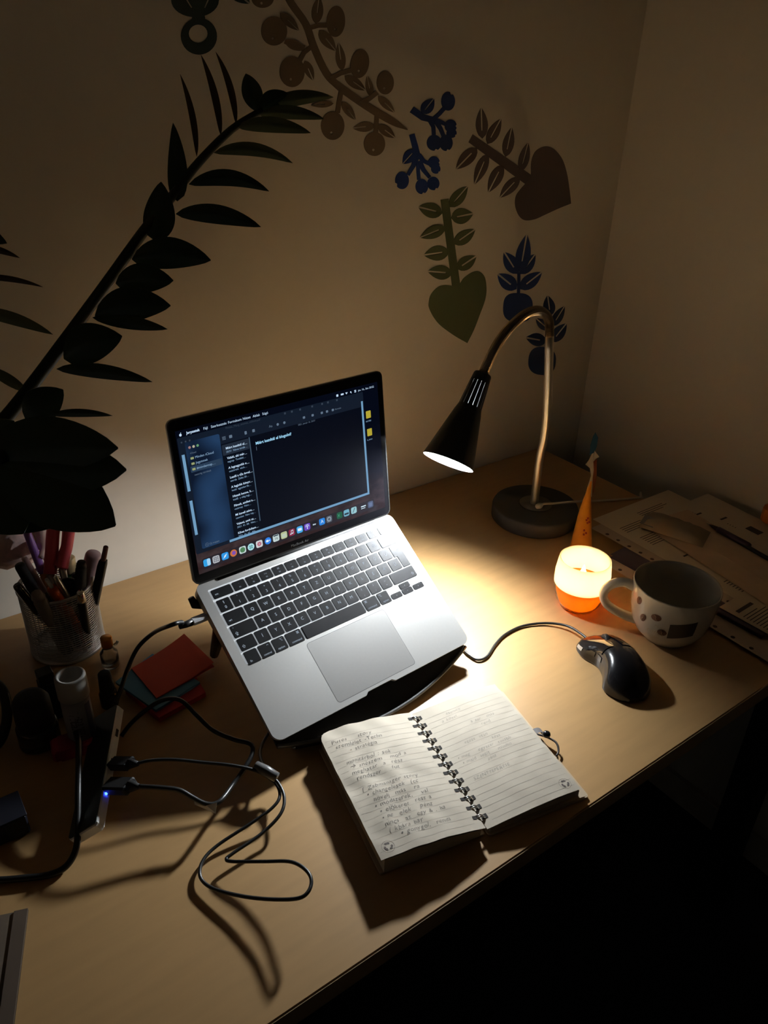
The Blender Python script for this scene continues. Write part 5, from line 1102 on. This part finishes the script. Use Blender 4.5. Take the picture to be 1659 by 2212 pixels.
def leaf(b, t, w, d0=.62, d1=.63, curve=0.0, fold=.25, m=None, sh=.85, roll=0.0):
    B, T = P(*b, d0), P(*t, d1); ax = T - B; L = ax.length; u = ax / L; vd = ((B + T) / 2 - CAM).normalized()
    s_ = u.cross(vd).normalized(); n_ = s_.cross(u).normalized(); cr_, sr_ = math.cos(roll), math.sin(roll); s2 = s_ * cr_ + n_ * sr_; n2 = n_ * cr_ - s_ * sr_
    W = w * (d0 + d1) / 2 / FOC / 2 / max(.25, cr_); rows = []; NL_ = 14
    for i in range(NL_ + 1):
        q_ = i / NL_; h = W * max(.02, math.sin(math.pi * min(1, q_ ** sh)) ** .72) if 0 < q_ < 1 else W * .03
        c = B + ax * q_ + s_ * curve * d0 / FOC * 4 * q_ * (1 - q_); rows.append([c + s2 * h * k / 3 - n2 * (fold * h * (1 - abs(k / 3)) - .0) for k in range(-3, 4)])
    mb = MB().grid(rows); mb.grid([[p + n2 * .0007 for p in r] for r in rows])
    for e in (0, -1): mb.grid([[r[e] for r in rows], [r[e] + n2 * .0007 for r in rows]])
    part(pl_, 'leaf', mb, m or LEAF)
stem([(-330, 1275, .60), (-60, 985, .61), (15, 900, .615), (70, 830, .62), (150, 722, .62), (230, 612, .625), (310, 500, .63), (375, 420, .64), (430, 350, .65), (500, 280, .66), (566, 238, .665)], (.0062, .0028))
for a in (((510, 268), (466, 112), 15, .66, .66, -9, .2, LEAFR), ((477, 293), (434, 118), 16, .655, .655, -8, .2, LEAFR), ((425, 338), (389, 160), 14, .65, .65, -8, .2, LEAFR), ((383, 434), (374, 266), 42, .64, .64, -4, .25, LEAF, .62), ((335, 520), (348, 393), 66, .632, .632, -4, .25, LEAF, .72),
          ((558, 241), (531, 159), 44, .665, .66, 0, .4, LEAF, .95), ((560, 238), (620, 200), 38, .665, .665, 4, .4, LEAF), ((572, 232), (720, 210), 30, .665, .68, 9, .4, LEAF_LIT), ((556, 246), (700, 257), 28, .665, .68, 8, .3, LEAF_LIT), ((512, 274), (671, 287), 32, .66, .67, 10, .3, LEAF_LIT), ((462, 330), (632, 352), 28, .65, .66, 17, .3, LEAF_LIT), ((408, 398), (581, 413), 34, .642, .65, 20, .3, LEAF), ((380, 462), (563, 490), 40, .637, .645, 12, .3, LEAF),
          ((285, 560), (455, 562), 66, .628, .63, 14, .3, LEAF), ((250, 612), (374, 606), 62, .625, .625, 8, .3, LEAF), ((205, 682), (368, 660), 74, .622, .62, 14, .3, LEAF), ((200, 686), (361, 711), 30, .622, .62, 2, .3, LEAF), ((138, 775), (263, 726), 84, .62, .615, 12, .3, LEAF), ((122, 797), (328, 825), 32, .62, .61, 8, .3, LEAF), ((56, 908), (136, 842), 74, .617, .615, 4, .3, LEAF), ((108, 896), (242, 898), 18, .615, .605, 5, .3, LEAF), ((58, 846), (-40, 788), 24, .618, .62, -2, .3, LEAF_LIT)):
    leaf(*a)
stem([(-420, 1200, .60), (-110, 900, .64), (-75, 700, .65), (-62, 560, .655), (-58, 470, .66)], (.005, .0026))
for a in (((-60, 530), (42, 557), 15, .655, .655, 5, .3, LEAFR), ((-62, 600), (92, 620), 13, .655, .65, 8, .3, LEAFR), ((-68, 668), (113, 722), 28, .65, .64, 8, .3, LEAF_LIT), ((-58, 470), (14, 525), 36, .66, .655, -8, .3, LEAF)): leaf(*a)
stem([(-420, 1290, .50), (-150, 1080, .49), (-40, 1010, .48), (10, 985, .475)], (.006, .004))
for a in (((-40, 985), (254, 968), 128, .48, .465, 14, .2, LEAF), ((-30, 1010), (272, 1015), 140, .48, .47, 4, .2, LEAF), ((-10, 1005), (249, 1135), 165, .478, .47, 8, .2, LEAF), ((-70, 985), (50, 1152), 170, .485, .47, -6, .2, LEAF), ((-90, 1000), (30, 910), 90, .49, .48, 0, .2, LEAF), ((-60, 1030), (130, 1130), 150, .49, .48, 0, .2, LEAF)): leaf(*a)
